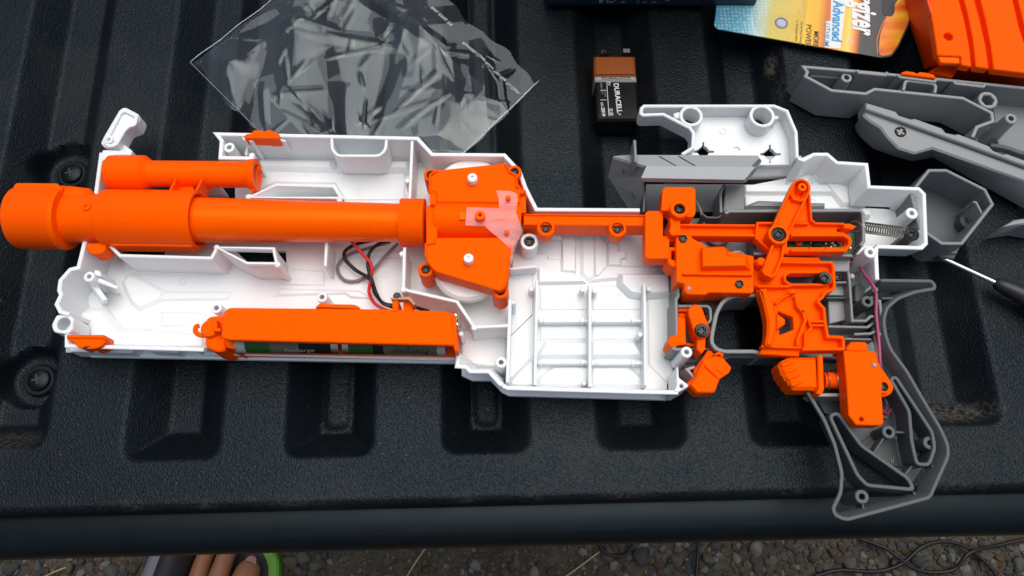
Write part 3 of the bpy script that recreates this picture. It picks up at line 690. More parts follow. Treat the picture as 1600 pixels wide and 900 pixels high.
# ---------------------------------------------------------------- grey pistol-grip frame
gf = thing('grip_frame', 'dark grey plastic pistol grip frame with hollow ribbed handle and trigger guard', 'grip frame', (*P(1350, 560, 0), 2))
GZR = 29.0
GUARD = [(1180, 461), (1146, 462), (1130, 470), (1120, 488), (1113, 522), (1112, 535), (1119, 545), (1131, 549), (1180, 549), (1192, 553), (1205, 552), (1205, 462)]
GRIP = [(1262, 612), (1288, 655), (1305, 695), (1316, 740), (1314, 770), (1302, 795), (1306, 805), (1322, 812), (1453, 777), (1482, 712), (1481, 695), (1470, 670), (1440, 620), (1417, 580), (1392, 546), (1384, 524), (1381, 500), (1386, 481), (1403, 466), (1430, 456), (1460, 451), (1461, 446), (1456, 439), (1376, 438)]
SLOT_A = [(1297, 650), (1309, 645), (1346, 696), (1420, 748), (1428, 765), (1355, 758), (1340, 742)]
SLOT_B = [(1392, 592), (1400, 589), (1457, 675), (1461, 700), (1452, 726), (1433, 725), (1425, 690), (1421, 642)]
prism('frame_floor', [(1058, 331), (1346, 331), (1346, 398), (1372, 438), (1381, 500), (1386, 548), (1378, 556), (1060, 560)], 8.5, 11, GREY, gf, holes=[GUARD], ch=0, zt=20)
prism('grip_floor', [(1282, 606), (1300, 640), (1312, 644), (1346, 694), (1420, 747), (1431, 762), (1448, 740), (1464, 712), (1430, 727), (1423, 690), (1419, 642), (1392, 594), (1384, 560), (1310, 560)], 7, 10, GREYD, gf, ch=0, zt=20)
wall('grip_wall', GRIP, 20.5, GZR, 2.0, GREYD, gf, r=2, taper=2.5)
wall('guard_wall', GUARD[:10], 6, GZR, 2.1, GREY, gf, r=3)
wall('guard_wall', [(1198, 462), (1150, 462)], 6, 24, 1.4, GREYD, gf)
wall('guard_lower_wall', [(1118, 569), (1134, 558), (1140, 556), (1200, 557), (1262, 558)], 6, 22, 2.0, GREYD, gf, r=2)
wall('slot_wall', SLOT_A, 15, GZR - .5, 1.9, GREYD, gf, True, r=2)
wall('slot_wall', SLOT_B, 15, GZR - .5, 1.9, GREYD, gf, True, r=2)
for a, b in (((1399, 675), (1420, 676)), ((1381, 685), (1365, 708)), ((1348, 786), (1351, 801)), ((1428, 768), (1432, 782)), ((1456, 727), (1466, 735)), ((1407, 595), (1416, 590)), ((1463, 687), (1472, 683)), ((1414, 742), (1426, 728))):
    wall('rib', [a, b], 16, 24, 1.2, GREYD, gf)
for (x, y, rp, ri, z) in ((1389, 675, 10.5, 5, 24), (1453, 692, 10.5, 4.5, 27), (1347, 776, 11, 5, 26)):
    boss('screw_post', x, y, 6, z, rpx(x, y, z, rp), rpx(x, y, z, ri), GREYD, gf, 10)
prism('moulded_panel', [(1345, 690), (1372, 676), (1410, 690), (1412, 730), (1392, 728), (1352, 700)], 9.8, 11.5, GREYD, gf, ch=.4)
wall('moulded_mark', [(1392, 715), (1393, 722), (1396, 722), (1396, 714)], 11.4, 12.2, .5, GREY, gf, ch=0)
wall('rib', [(1378, 466), (1408, 466)], 8, 27, 1.3, GREYD, gf)
# upper frame: tray walls under the mechanism
wall('frame_wall', [(1133, 333), (1140, 329.5), (1345, 328.5), (1349, 333), (1350, 376), (1345, 384)], 9, 33, 1.8, GREY, gf)
wall('frame_wall', [(1178, 396), (1240, 396), (1332, 399)], 10, 30, 1.8, GREY, gf)
prism('frame_step', [(1270, 405), (1328, 402), (1328, 424), (1270, 424)], 10, 24, GREYL, gf, ch=.4)
wall('frame_wall', [(1178, 350), (1180, 398)], 10, 24, 1.6, GREY, gf)
wall('frame_wall', [(1059, 443), (1066, 444)], 10, 29, 1.4, GREY, gf)
wall('frame_wall', [(1059, 443), (1060, 462), (1056.5, 467), (1057.5, 523), (1058, 535), (1052, 544), (1058, 546), (1072, 545)], 8, 28.5, 1.8, GREY, gf)
wall('frame_wall', [(1059, 478), (1106, 478), (1110, 482), (1111, 500), (1106, 505)], 10, 27, 1.5, GREY, gf, r=1)
wall('frame_wall', [(1075, 545), (1112, 545), (1130, 552)], 10, 24, 1.3, GREYD, gf)
wall('frame_wall', [(1085, 590), (1079, 583), (1074, 577), (1086, 573)], 8, 24, 1.6, PINKW, gf)
prism('frame_floor', [(1058, 561), (1118, 561), (1112, 580), (1086, 600), (1060, 596)], 5, 9, GREYD, gf, ch=0, zt=18)
wall('frame_wall', [(1326, 424), (1328, 440), (1332, 501), (1353, 501), (1361, 494), (1369, 494), (1370, 502)], 11, 26, 1.5, GREY, gf)
wall('frame_wall', [(1306, 441), (1326, 441)], 11, 24, 1.2, GREY, gf)
wall('frame_wall', [(1290, 465), (1328, 465)], 11, 22, 1.2, GREYD, gf)
wall('frame_wall', [(1294, 510), (1356, 511), (1366, 504), (1370, 503)], 11, 24, 1.4, GREY, gf)
wall('frame_wall', [(1335, 522), (1360, 521), (1370, 517)], 11, 25, 1.4, GREY, gf)
wall('frame_wall', [(1320, 529), (1362, 530)], 11, 22, 1.2, GREY, gf)
wall('frame_wall', [(1370, 470), (1375, 470), (1380, 517), (1374, 524)], 11, 27, 1.6, GREY, gf)
wall('frame_wall', [(1251, 559), (1318, 560)], 9, 18, 1.2, GREYD, gf)
prism('frame_pad', [(1336, 445), (1345, 442), (1352, 452), (1352, 478), (1336, 470)], 11, 17, GREYD, gf, ch=.4)
prism('frame_pad', [(1294, 446), (1324, 446), (1326, 462), (1290, 461)], 11, 19, GREYL, gf, ch=.4)  # lighter grey than the frame, offsets the shade of the deep walls
prism('frame_pad', [(1294, 470), (1325, 470), (1329, 498), (1296, 506)], 11, 18, GREYL, gf, ch=.4)
boss('screw_post', 1356, 471, 11, 30, rpx(1356, 471, 30, 9.5), rpx(1356, 471, 30, 4.5), GREYD, gf, 8)
boss('screw_post', 1368, 452, 13, 28, rpx(1368, 452, 28, 5), 0, GREY, gf)
boss('nub', 1332, 431, 10, 25, rpx(1332, 431, 25, 4.5), 0, PINKW, gf)
for (x, y, z, rp) in ((1064, 470, 12, 7.5), (1064, 578, 10, 7), (1309, 432, 24, 6)): screw(x, y, z, rp, gf)
wall('switch_rail', [(1271, 612), (1275, 617), (1322, 617)], 8, 22, 1.8, PINKW, gf, r=1)
prism('frame_panel', [(1286, 562), (1320, 562), (1320, 612), (1286, 606)], 7, 11, GREYD, gf, ch=0)
# ---------------------------------------------------------------- grey hood beside the mechanism
hd = thing('magazine_hood', 'faceted light grey plastic hood rising above the orange block', 'hood', (*P(1070, 290, 6), 6))
def facet(name, quads, m, parent, th=1.8):
    """sheet of thickness th through px points with heights"""
    V = [P3(x, y, z) for x, y, z in quads]; n = len(V)
    nrm = (Vector(V[1]) - Vector(V[0])).cross(Vector(V[2]) - Vector(V[0])).normalized()
    if nrm.z < 0: nrm = -nrm
    V += [tuple(Vector(v) - nrm * th) for v in V]
    F = [tuple(range(n)), tuple(n + k for k in range(n))] + [(k, (k + 1) % n, n + (k + 1) % n, n + k) for k in range(n)]
    return mesh(name, V, F, m, parent)
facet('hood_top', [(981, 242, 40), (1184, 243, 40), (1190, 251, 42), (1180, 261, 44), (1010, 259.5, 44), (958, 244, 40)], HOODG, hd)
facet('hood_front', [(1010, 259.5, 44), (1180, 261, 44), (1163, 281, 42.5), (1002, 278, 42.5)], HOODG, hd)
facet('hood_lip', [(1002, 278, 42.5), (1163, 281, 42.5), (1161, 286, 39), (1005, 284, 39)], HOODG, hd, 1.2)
facet('hood_side', [(958, 244, 40), (1010, 259.5, 44), (1002, 278, 42.5), (1006, 284, 38), (1007, 332, 12), (985, 331, 12), (950, 276, 22)], GREY, hd)  # same plastic as the top; side and end greys carry the shade
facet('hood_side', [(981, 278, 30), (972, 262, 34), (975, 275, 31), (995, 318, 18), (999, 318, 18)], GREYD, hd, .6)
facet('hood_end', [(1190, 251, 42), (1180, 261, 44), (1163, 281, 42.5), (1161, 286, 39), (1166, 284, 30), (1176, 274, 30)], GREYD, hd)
wall('fin', [(990, 224), (992, 259)], 38, 52, 1.5, GREY, hd, zt=48)
for x in (1030, 1060): tube('score_line', [P3(x, 244, 40.3), P3(x + 13, 251.5, 42.1), P3(x + 26, 259, 43.9)], .35, GREYD, hd, 6, None, 1)
prism('well_floor', [(1008, 288), (1163, 288), (1165, 331), (1010, 331)], 7, 11, GREYD, hd, ch=0)
wall('well_wall', [(1008, 286), (1006, 331)], 9, 28, 1.5, GREYD, hd)
wall('well_wall', [(1132, 288), (1126, 300), (1127, 332)], 9, 26, 1.5, GREY, hd, r=3)
prism('well_block', [(1134, 288), (1163, 288), (1164, 328), (1130, 330)], 9, 24, GREY, hd, ch=.6)
prism('well_block', [(1166, 320), (1186, 312), (1290, 316), (1290, 326), (1166, 326)], 9, 26, GREY, hd, ch=1.5)
wall('well_wall', [(1098, 334), (1104, 339), (1122, 340), (1128, 335)], 11, 24, 1.2, GREYD, hd)
# ---------------------------------------------------------------- orange barrel
AX = 30.0
def along(px0, px1, yline, z): return P3(px0, yline(px0), z)
yb = lambda x: 339.5 + (x - 5) * .0135
A, B = Vector(P3(30, yb(30), AX)), Vector(P3(664, yb(664), AX)); D = (B - A).normalized()
def bt(px): return (Vector(P3(px, yb(px), AX)) - A).dot(D)
def br(px, half): a, b = P(px, 350 - half, AX), P(px, 350 + half, AX); return abs(a[1] - b[1]) / 2
br_ = thing('barrel', 'long glossy orange barrel tube with stepped muzzle lying across the white shell', 'barrel', (A.x, A.y, 12))
r0, r1, r2, r3, r4 = br(50, 45.5), br(150, 35.5), br(240, 42.5), br(330, 33), br(620, 27.5)
mz = lathe('muzzle', [(3, r0 * .80), (0, r0 * .86), (0, r0 * .96), (1.5, r0), (bt(98), r0), (bt(101), r0 * 1.03), (bt(108), r0 * .99), (bt(110), r1)], A, D, ORANGE, br_, 48)
lathe('neck', [(bt(109), r1), (bt(166), r1)], A, D, ORANGE, br_, 40)
lathe('collar', [(bt(162), r1 * .97), (bt(166), r2 * .97), (bt(170), r2), (bt(312), r2), (bt(312), r2 - 1.5), (bt(300), r3)], A, D, ORANGE, br_, 48)
lathe('tube', [(bt(296), r3), (bt(628), r4)], A, D, ORANGES, br_, 48)
lathe('rear_collar', [(bt(626), r4), (bt(627), br(640, 35)), (bt(664), br(640, 35)), (bt(664), r4)], A, D, ORANGE, br_, 40)
prism('muzzle_rail', [(22, 288), (26, 285.5), (88, 286), (98, 294), (92, 303), (89, 311), (20, 311), (18, 300)], 30, 42.6, ORANGE, mz, r=.8)
lathe('muzzle_ear', [(bt(90), 0), (bt(90), 6), (bt(112), 6.5), (bt(140), 5.4), (bt(147), 3.0), (bt(147), 0)], A + Vector((0, 10.0, 4.0)), D, ORANGE, mz, 24)
wall('muzzle_seam', [(12, 312), (88, 311), (91, 303)], 42, 44.0, .8, ORANGE, mz, zt=42)
boss('peg_hole', 134, 322, 36, 44.2, rpx(134, 322, 44, 7), rpx(134, 322, 44, 3), ORANGE, br_, 4)
prism('lower_tab', [(135, 380), (164, 380), (165, 388), (161, 394), (155, 397), (144, 397), (138, 393), (134, 386)], 22, 32, ORANGE, br_, r=.6)
prism('seam_rib', [(172, 380), (300, 382), (300, 385), (172, 383)], 24, 33, ORANGE, br_, ch=.3)
prism('collar_key', [(636, 330), (656, 330), (656, 337), (636, 337)], 38, 42, ORANGE, br_, ch=.4)
# guide tube
ga, gb = Vector(P3(171, 271, 30)), Vector(P3(402, 273, 31)); GD = (gb - ga).normalized(); gl = (gb - ga).length
gt = thing('guide_tube', 'short orange tube with flanged open end lying above the barrel', 'tube', (ga.x, ga.y, 18))
def gtt(px): return (px - 171) / 231 * gl
gbig, gsm = br(200, 27), br(300, 19.5)
lathe('tube_body', [(0, gbig * .86), (1.2, gbig * .98), (gtt(228), gbig), (gtt(236), gsm * 1.05), (gtt(238), gsm), (gl - 4, gsm), (gl - 4, gsm * 1.14), (gl - 1, gsm * 1.22), (gl, gsm * 1.2), (gl, gsm * .80), (gl - 14, gsm * .78), (gl - 14, 0)], ga, GD, ORANGE, gt, 40)
prism('end_flange', [(386, 252), (393, 249), (404, 256), (406, 262), (400, 266), (400, 296), (393, 299), (388, 292)], 24, 31, ORANGE, gt, ch=.4, r=.6)
prism('front_lip', [(172, 246), (178, 241), (190, 243), (226, 243), (230, 250), (176, 254)], 24, 33, ORANGE, gt, r=.8)
for x in (262, 303): prism('foot', [(x, 300), (x + 3.5, 300), (x + 15, 279), (x + 11, 279)], 24, 36.5, ORANGE, gt, ch=.3)
prism('foot_bridge', [(276, 290), (302, 290), (302, 303), (268, 303)], 24, 30, ORANGE, gt, ch=.3)
# ---------------------------------------------------------------- flywheel cage
fc = thing('flywheel_cage', 'orange flywheel housing with two white wheels at the rear of the barrel', 'flywheel cage', (*P(735, 350, 8), 6))
prism('cage_base', [(674, 285), (806, 280), (820, 298), (820, 330), (800, 396), (796, 412), (668, 405), (666, 382), (680, 372), (680, 320), (674, 300)], 8, 27, ORANGE, fc, ch=.6, slope=-1)
prism('upper_plate', [(683, 266), (790, 254.5), (796, 268), (806, 273), (808, 294), (815, 297), (822, 296), (822, 301), (812, 303), (812, 316), (683, 316), (682, 300), (671, 300), (670, 278)], 26, 37.5, ORANGE, fc, ch=.5, r=.5)
prism('lower_plate', [(680, 371), (797, 371), (797, 400), (794, 442), (786, 452), (780, 454), (684, 426), (676, 420), (668, 410), (664, 400), (664, 381), (679, 380)], 26, 37.5, ORANGE, fc, ch=.5, r=.5)
ca, cb = Vector(P3(681, 343.5, 29)), Vector(P3(814, 346, 29)); cd = (cb - ca).normalized()
lathe('half_barrel', [(0, 0), (0, 10.1), ((cb - ca).length, 10.1), ((cb - ca).length, 0)], ca, cd, ORANGE, fc, 40)
prism('front_bracket', [(665, 322), (683, 318), (683, 378), (666, 384)], 16, 36, ORANGE, fc, ch=.4)
prism('front_bracket', [(671, 302), (682, 302), (682, 320), (672, 320)], 24, 38.6, ORANGE, fc, ch=.4)
wall('plate_edge', [(683, 266), (672, 272), (671, 300), (681, 302), (681, 316)], 37, 38.8, 1.1, ORANGE, fc)
wall('plate_edge', [(790, 255), (796, 268), (806, 273), (808, 293)], 37, 38.8, 1.1, ORANGE, fc)
wall('plate_edge', [(680, 378), (665, 381), (665, 402)], 37, 38.8, 1.1, ORANGE, fc)
wall('plate_edge', [(684, 424), (780, 453), (792, 440), (796, 400), (797, 374)], 36.8, 38.0, .9, ORANGE, fc)
prism('slot_key', [(718, 330), (727, 331), (727, 343), (718, 343)], 38.0, 39.6, ORANGES, fc, ch=.2)
prism('rear_tab', [(804, 300), (822, 302), (822, 332), (805, 333)], 20, 34, ORANGE, fc, ch=.4)
for (x, y, rp, z) in ((673, 273, 11, 33), (804, 268, 11, 34), (665, 421, 12, 33), (782, 454, 13, 33)):
    e = boss('screw_ear', x, y, 14, z, rpx(x, y, z, rp), rpx(x, y, z, rp * .62), ORANGE, fc, 2.5, seg=24)
    screw(x, y, z - .5, 6, e)
for (x, y, rp) in ((735, 300, 58), (731, 417, 55)):
    c = P(x, y, 24); r = rpx(x, y, 24, rp)
    lathe('flywheel', [(17, 0), (17, r - 2), (19, r), (23.2, r), (25, r - 1.6), (25.4, r * .6), (25.4, 0)], (c[0], c[1], 0), (0, 0, 1), WHITEM, fc, 64)
for (x, y) in ((738, 277), (732, 403)):
    c = P(x, y, 42); r = rpx(x, y, 42, 8)
    lathe('axle_pin', [(36, r), (41.4, r), (42, r * .88), (42, r * .32), (40.5, r * .3), (40.5, 0)], (c[0], c[1], 0), (0, 0, 1), WHITEM, fc, 24)
    lathe('axle_end', [(40.4, 0), (40.4, r * .28), (41.3, r * .28), (41.3, 0)], (c[0], c[1], 0), (0, 0, 1), STEEL, fc, 12)
tp = [(775, 296), (799, 297), (808, 302), (809, 312), (806, 332), (817, 357), (806, 384), (798, 411), (796, 386), (775, 367), (757, 352), (727, 351), (729, 323), (780, 324), (779, 310)]
def tape_mesh():
    pts = pp(tp, 40); tris = tessellate_polygon([[Vector((x, y, 0)) for x, y in pts]])
    bm = bmesh.new(); vs_ = [bm.verts.new((x, y, 0)) for x, y in pts]
    for t in tris: bm.faces.new([vs_[i] for i in t])
    bmesh.ops.subdivide_edges(bm, edges=bm.edges, cuts=3, use_grid_fill=True)
    cy = P(790, 346, 30)[1]
    for v in bm.verts:
        dy = v.co.y - cy; z = 29 + math.sqrt(max(0, 10.6 ** 2 - dy * dy)) if abs(dy) < 8.8 else 35
        z = max(z, 38.4 - (0 if v.co.y > P(790, 384, 38)[1] else .9 * (P(790, 384, 38)[1] - v.co.y)))
        if v.co.x > P(811, 350, 36)[0]: z -= (v.co.x - P(811, 350, 36)[0]) * 1.2
        v.co.z = z + .35 + .25 * math.sin(v.co.x * 1.7 + v.co.y * .9)
    V = [tuple(v.co) for v in bm.verts]; bm.verts.index_update(); F = [tuple(v.index for v in f.verts) for f in bm.faces]; bm.free(); return V, F
V, F = tape_mesh(); tag(mesh('tape_strip', V, F, TAPE, None, (*P(790, 346, 38), 38), 60), 'translucent milky tape strip stuck over the orange flywheel housing', 'tape')
boss('peg', 750, 336, 36, 43, rpx(750, 336, 43, 8), rpx(750, 336, 43, 3.5), ORANGES, fc, 3)
for (x, y) in ((794, 308), (792, 362)): boss('peg', x, y, 36, 41.5, 1.3, 0, ORANGES, fc, seg=10)
# ---------------------------------------------------------------- orange pusher rail
pr = thing('pusher_rail', 'thin straight orange rail with two screwed eyelets across the shell centre', 'rail', (*P(910, 345, 18), 16))
prism('rail_bar', [(818, 334), (1010, 335.5), (1010, 353), (818, 351)], 18, 31.5, ORANGE, pr, ch=.4)
wall('rail_edge', [(820, 335), (1009, 336.5)], 31, 32.6, .9, ORANGE, pr)
for (x, y) in ((853, 356), (965, 357)):
    e = boss('eyelet', x, y, 25, 33, rpx(x, y, 33, 14), rpx(x, y, 33, 10), ORANGE, pr, 3.5, seg=28)
    screw(x, y, 31.0, 6.3, e)
# ---------------------------------------------------------------- battery tray with two AA cells
bt_ = thing('battery_tray', 'long orange battery tray with cells showing along its lower side', 'battery tray', (*P(530, 515, 8), 7))
prism('tray_lid', [(350, 486), (358, 480.5), (600, 483), (698, 486), (706, 490), (711, 540), (700, 539.5), (355, 531), (345, 527)], 37.5, 41, ORANGE, bt_, ch=.6, r=1.2)
prism('lid_bump', [(492, 481), (498, 474.5), (552, 475.5), (560, 478), (565, 484)], 28, 39.5, ORANGE, bt_, ch=.5, r=.6)
prism('tray_floor', [(362, 549), (376, 552), (713, 557), (713, 520), (350, 510), (350, 540)], 8.5, 17, ORANGE, bt_, ch=.4)
prism('tray_back', [(352, 482), (704, 487), (704, 490), (352, 485)], 10, 33, ORANGE, bt_, ch=0, zt=40)
prism('tray_end', [(705, 488), (711, 491), (716, 548), (711, 549), (708, 540)], 9, 40, ORANGE, bt_, ch=.5)
prism('tray_end', [(350, 528), (364, 529), (368, 546), (354, 543)], 10, 30, ORANGE, bt_, ch=.4)
c0 = Vector(P3(333, 517, 26)); lathe('tray_nose', [(8, 5.5), (22, 5.5), (30, 5.0), (31.5, 4.2), (31.5, 0)], (c0.x, c0.y, 0), (0, 0, 1), ORANGE, bt_, 28)
prism('nose_block', [(322, 498), (330, 494), (352, 493), (352, 548), (340, 550), (326, 545), (320, 538)], 9, 29, ORANGE, bt_, ch=.8, r=1)
prism('nose_lug', [(333, 500), (339, 500), (339, 512), (345, 512), (345, 518), (333, 518)], 29, 35, ORANGE, bt_, ch=.5)
tube('hook', [P3(324, 524, 24), P3(314, 524, 25), P3(306, 519, 25), P3(306, 511, 25), P3(311, 509, 25)], 1.3, ORANGE, bt_)
prism('terminal_post', [(613, 467), (622, 468), (622, 487), (613, 487)], 26, 41.5, ORANGE, bt_, ch=.3)
prism('terminal_post', [(630, 470), (645, 474), (645, 487), (630, 487)], 26, 38, ORANGE, bt_, ch=.3)
prism('terminal_board', [(610, 465), (640, 463), (650, 475), (646, 477), (638, 468), (611, 468)], 38, 43, TAN, bt_, ch=.2)
boss('solder_blob', 620, 462, 38, 43, 2.0, 0, BLACKP, bt_, seg=14)
for (x, y) in ((713, 494), (715, 508)):
    q = P3(x, y, 30); lathe('contact_spring', [(-2, 0), (-2, 2.4), (0, 2.6), (1.2, 1.8), (1.6, 0)], q, (.9, -.2, .5), BRASS, bt_, 14)
def aa(x0, x1, label, flip):
    a, b = Vector(P3(x0, 534 + (x0 - 370) * .012, 25.0)), Vector(P3(x1, 534 + (x1 - 370) * .012, 25.0)); d = (b - a).normalized(); ln = (b - a).length; r = 7.0
    a += Vector((0, 1.2, 0))
    t = thing('aa_battery', label, 'battery', (a + d * ln / 2 - Vector((0, 0, r))), 'AA cells in the tray')
    k = (lambda s: s) if not flip else (lambda s: 1 - s)
    bands = [(0, .10, SILVER), (.10, .34, AAGREEN), (.34, .62, AAWHITE), (.62, .93, BATB), (.93, 1, BRASS)] if not flip else [(0, .06, BRASS), (.06, .30, AAGREEN), (.30, .40, BATB), (.40, .92, AAWHITE), (.92, 1, SILVER)]
    for i, (s, e, m) in enumerate(bands):
        rr = r - (.12 if i % 2 else 0)
        lathe('wrap_band', [(ln * s, 0), (ln * s, rr), (ln * e, rr), (ln * e, 0)], a, d, m, t, 32)
    # print follows the curve of the cell, low on its visible side
    ang = R(28)
    def letters(txt, s, size, mirror_up):
        key = lettering('lettering', txt, (0, 0, 0), size, 180 if mirror_up else 0, INK_K, t, sx=1.05, shear=.25)
        L = root_loc(t)
        for v in key.data.vertices:
            X, Y = v.co.x * 1000 + L.x, v.co.y * 1000 + L.y
            th = ang + Y / r; q = a + d * (ln * s + X) + Vector((0, -math.cos(th) * (r + .1), math.sin(th) * (r + .1)))
            v.co = (q - L) / 1000
        key.data.materials[0] = INK_G if txt == 'recharge' else INK_K
    if flip: letters('Energizer', .66, 3.6, True)
    else: letters('recharge', .62, 3.0, False)
aa(372, 532, 'left green and black AA cell in the orange tray', False)
aa(538, 697, 'right green and pale AA cell in the orange tray', True)
# ---------------------------------------------------------------- wires
def wire(name, pts, r, m, label, group='wires in the shell'):
    return tag(tube(name, [P3(*p) for p in pts], r, m, None, 8, P3(*pts[0]), 8), label, 'wire', group)
wire('red_wire', [(545, 372, 22), (562, 392, 20), (578, 410, 17), (581, 425, 15), (578, 445, 12), (577, 458, 11), (585, 474, 16), (602, 484, 26), (612, 486, 28)], .95, RED, 'red wire running from the barrel down to the battery tray')
wire('black_wire', [(600, 372, 18), (575, 377, 18), (553, 383, 17), (539, 393, 15), (540, 406, 13), (556, 422, 12), (574, 433, 13), (582, 444, 12), (586, 458, 11), (598, 473, 14), (614, 477, 28), (622, 478, 30)], 1.0, BLACKW, 'black wire with a wide loop left of the flywheel housing')
wire('black_wire', [(605, 376, 16), (590, 382, 16), (577, 396, 15), (575, 418, 15), (582, 440, 14), (588, 458, 12), (598, 474, 15), (613, 480, 26)], .95, BLACKW, 'black wire dropping straight beside the red one')
wire('grey_wire', [(622, 380, 14), (600, 402, 11), (580, 425, 9), (560, 438, 8), (540, 438, 8), (529, 427, 8), (529, 412, 8), (545, 398, 9), (575, 388, 10), (610, 378, 13)], .9, GREYW, 'grey wire curling in the lowest loop on the white floor')
wire('black_wire', [(640, 476, 34), (655, 482, 30), (670, 486, 26)], .9, BLACKW, 'short black wire leaving the tan terminal board')
wire('mauve_wire', [(1328, 398, 22), (1340, 410, 22), (1352, 430, 24), (1364, 446, 28), (1369, 462, 27), (1369, 490, 27), (1372, 520, 26), (1374, 545, 26), (1376, 575, 24), (1384, 600, 16), (1394, 622, 14), (1394, 636, 14), (1386, 646, 15), (1378, 640, 18)], .95, MAUVE, 'mauve wire down the right side of the grip frame')
wire('mauve_wire', [(1306, 411, 20), (1318, 412, 20), (1330, 410, 20)], 1.0, MAUVE, 'short mauve wire stub right of the trigger slot')
wire('pale_wire', [(1366, 500, 22), (1368, 530, 22), (1372, 570, 20), (1382, 620, 10), (1386, 640, 10), (1384, 652, 11), (1376, 645, 14)], 1.0, PINKW, 'pale grey wire beside the mauve one in the handle')
wire('grey_wire', [(1086, 312, 20), (1094, 328, 20), (1100, 348, 17), (1106, 372, 14), (1118, 382, 13), (1132, 380, 14), (1142, 368, 18)], 1.05, GREYW, 'grey wire looping under the orange slider')
wire('pale_wire', [(1140, 402, 24), (1146, 395, 26), (1156, 394, 26), (1164, 400, 24)], .9, PINKW, 'small pale wire hoop above the switch cover')
wire('pale_wire', [(1306, 403, 24), (1322, 406, 24), (1330, 400, 24)], .9, PINKW, 'pale wire pair end right of the trigger top')
# ---------------------------------------------------------------- orange bolt block
bb = thing('bolt_block', 'orange stepped block with a screwed boss under the grey hood', 'block', (*P(1040, 350, 12), 10))
prism('lower_block', [(1008, 333), (1012, 329), (1036, 329), (1036, 371), (1046, 374), (1046, 404), (1013, 404.5), (1008, 400)], 27, 37, ORANGE, bb, r=.8)
prism('upper_block', [(1035, 296), (1039, 291.5), (1083, 292), (1087, 296), (1087, 334), (1083, 339), (1052, 338), (1046, 329), (1033, 329)], 30, 40, ORANGE, bb, r=1)
e = boss('screw_boss', 1062, 326, 38, 43, rpx(1062, 326, 43, 15), rpx(1062, 326, 43, 9), ORANGE, bb, 3, seg=28)
screw(1062, 326, 41, 6.5, e)
prism('block_web', [(1036, 368), (1054, 370), (1054, 376), (1036, 375)], 12, 33, ORANGE, bb, ch=.4)
prism('gap_shade', [(1037, 332), (1048, 332), (1048, 368), (1037, 368)], 12, 22, BLACKP, bb, ch=.3)  # black filler added to make the gap between the blocks dark
lathe('motor_can', [(12, 8.5), (25, 8.5), (26.5, 7), (26.5, 0)], (*P(1056, 386, 24), 0), (0, 0, 1), BLACKP, bb, 28)
# ---------------------------------------------------------------- sled, circuit board, spring
cbd = thing('circuit_board', 'green circuit board with solder blobs under the orange slider', 'circuit board', (*P(1285, 380, 18), 14))
prism('board', [(1232, 362), (1336, 364), (1336, 396), (1232, 394)], 22, 24.5, PCB, cbd, ch=0)
for (x, y, r) in ((1294, 374, 1.6), (1300, 380, 1.4), (1306, 373, 1.8), (1312, 379, 1.6), (1318, 375, 1.5), (1322, 382, 1.4), (1290, 381, 1.2), (1267, 380, 1.0), (1328, 388, 1.6), (1304, 384, 1.2), (1298, 386, 1.2)):
    q = P3(x, y, 25.2); lathe('solder_blob', [(-1, r), (0, r), (r * .6, r * .75), (r, 0)], q, (0, 0, 1), BRASS, cbd, 10)
prism('board_chip', [(1272, 376), (1284, 376), (1284, 384), (1272, 384)], 24.5, 27, BLACKP, cbd, ch=.2)
boss('board_ring', 1249, 378, 24, 27, 1.8, .9, ORANGES, cbd, 2)
sl = thing('slider', 'orange sled bar with long slot and pointed hook end', 'slider', (*P(1200, 370, 20), 16))
prism('sled_plate', [(1180, 372), (1180, 348), (1183, 346.5), (1262, 347.5), (1266, 340), (1268, 322), (1270, 342), (1275, 347.5), (1318, 348), (1330, 352), (1330, 359), (1322, 361), (1331, 367), (1334, 374), (1331, 385), (1321, 394.5), (1207, 394.5), (1195, 386)], 30, 34.2, ORANGE, sl,
      holes=[[(1232, 370.5), (1317, 370.5), (1323, 374), (1323, 380), (1319, 384), (1232, 384)], [(1310, 355), (1319, 355.5), (1319, 360), (1310, 359.5)]], r=.5, zt=36)
prism('fin_plate', [(1244, 318), (1257, 300), (1265, 302), (1268, 342), (1274, 347.5), (1240, 347)], 24, 34, ORANGE, sl, ch=.4)
wall('fin_edge', [(1265, 303), (1268, 343), (1275, 348.5), (1320, 349.5)], 34, 37.4, 1.2, ORANGE, sl)
prism('push_bar', [(1060, 349.5), (1182, 350.5), (1182, 369), (1060, 367.5)], 26, 33, ORANGE, sl, ch=.4, zt=35)
wall('bar_edge', [(1062, 351), (1180, 352)], 32, 36.4, 1.2, ORANGE, sl)
wall('bar_edge', [(1062, 366), (1180, 367.5)], 32, 36.4, 1.5, ORANGE, sl)
prism('bar_head', [(1046, 341), (1050, 338), (1061, 338.5), (1064, 342), (1063, 350), (1065, 367), (1050, 368), (1045, 361), (1048, 352)], 22, 39, ORANGE, sl, r=.7)
wall('slot_edge', [(1236, 367), (1318, 367), (1328, 373), (1328, 382), (1320, 391), (1236, 391)], 33.5, 37.6, 1.5, ORANGE, sl)
for x in (1268, 1294): prism('tooth', [(x - 3, 386), (x + 3, 386), (x + 3, 393), (x - 3, 393)], 33.5, 37.2, ORANGE, sl, ch=.3)
prism('hook', [(1318, 350), (1326, 348.5), (1333, 351), (1339, 353.5), (1333, 358), (1320, 357)], 32, 38.5, ORANGE, sl, ch=.5)
wall('sled_edge', [(1264, 348.5), (1184, 348), (1182, 371), (1197, 385), (1206, 393)], 33.5, 37.5, 1.3, ORANGE, sl)
sp = thing('extension_spring', 'coiled steel spring stretched from the slider hook to the tail screw', 'spring', (*P(1385, 360, 14), 22))
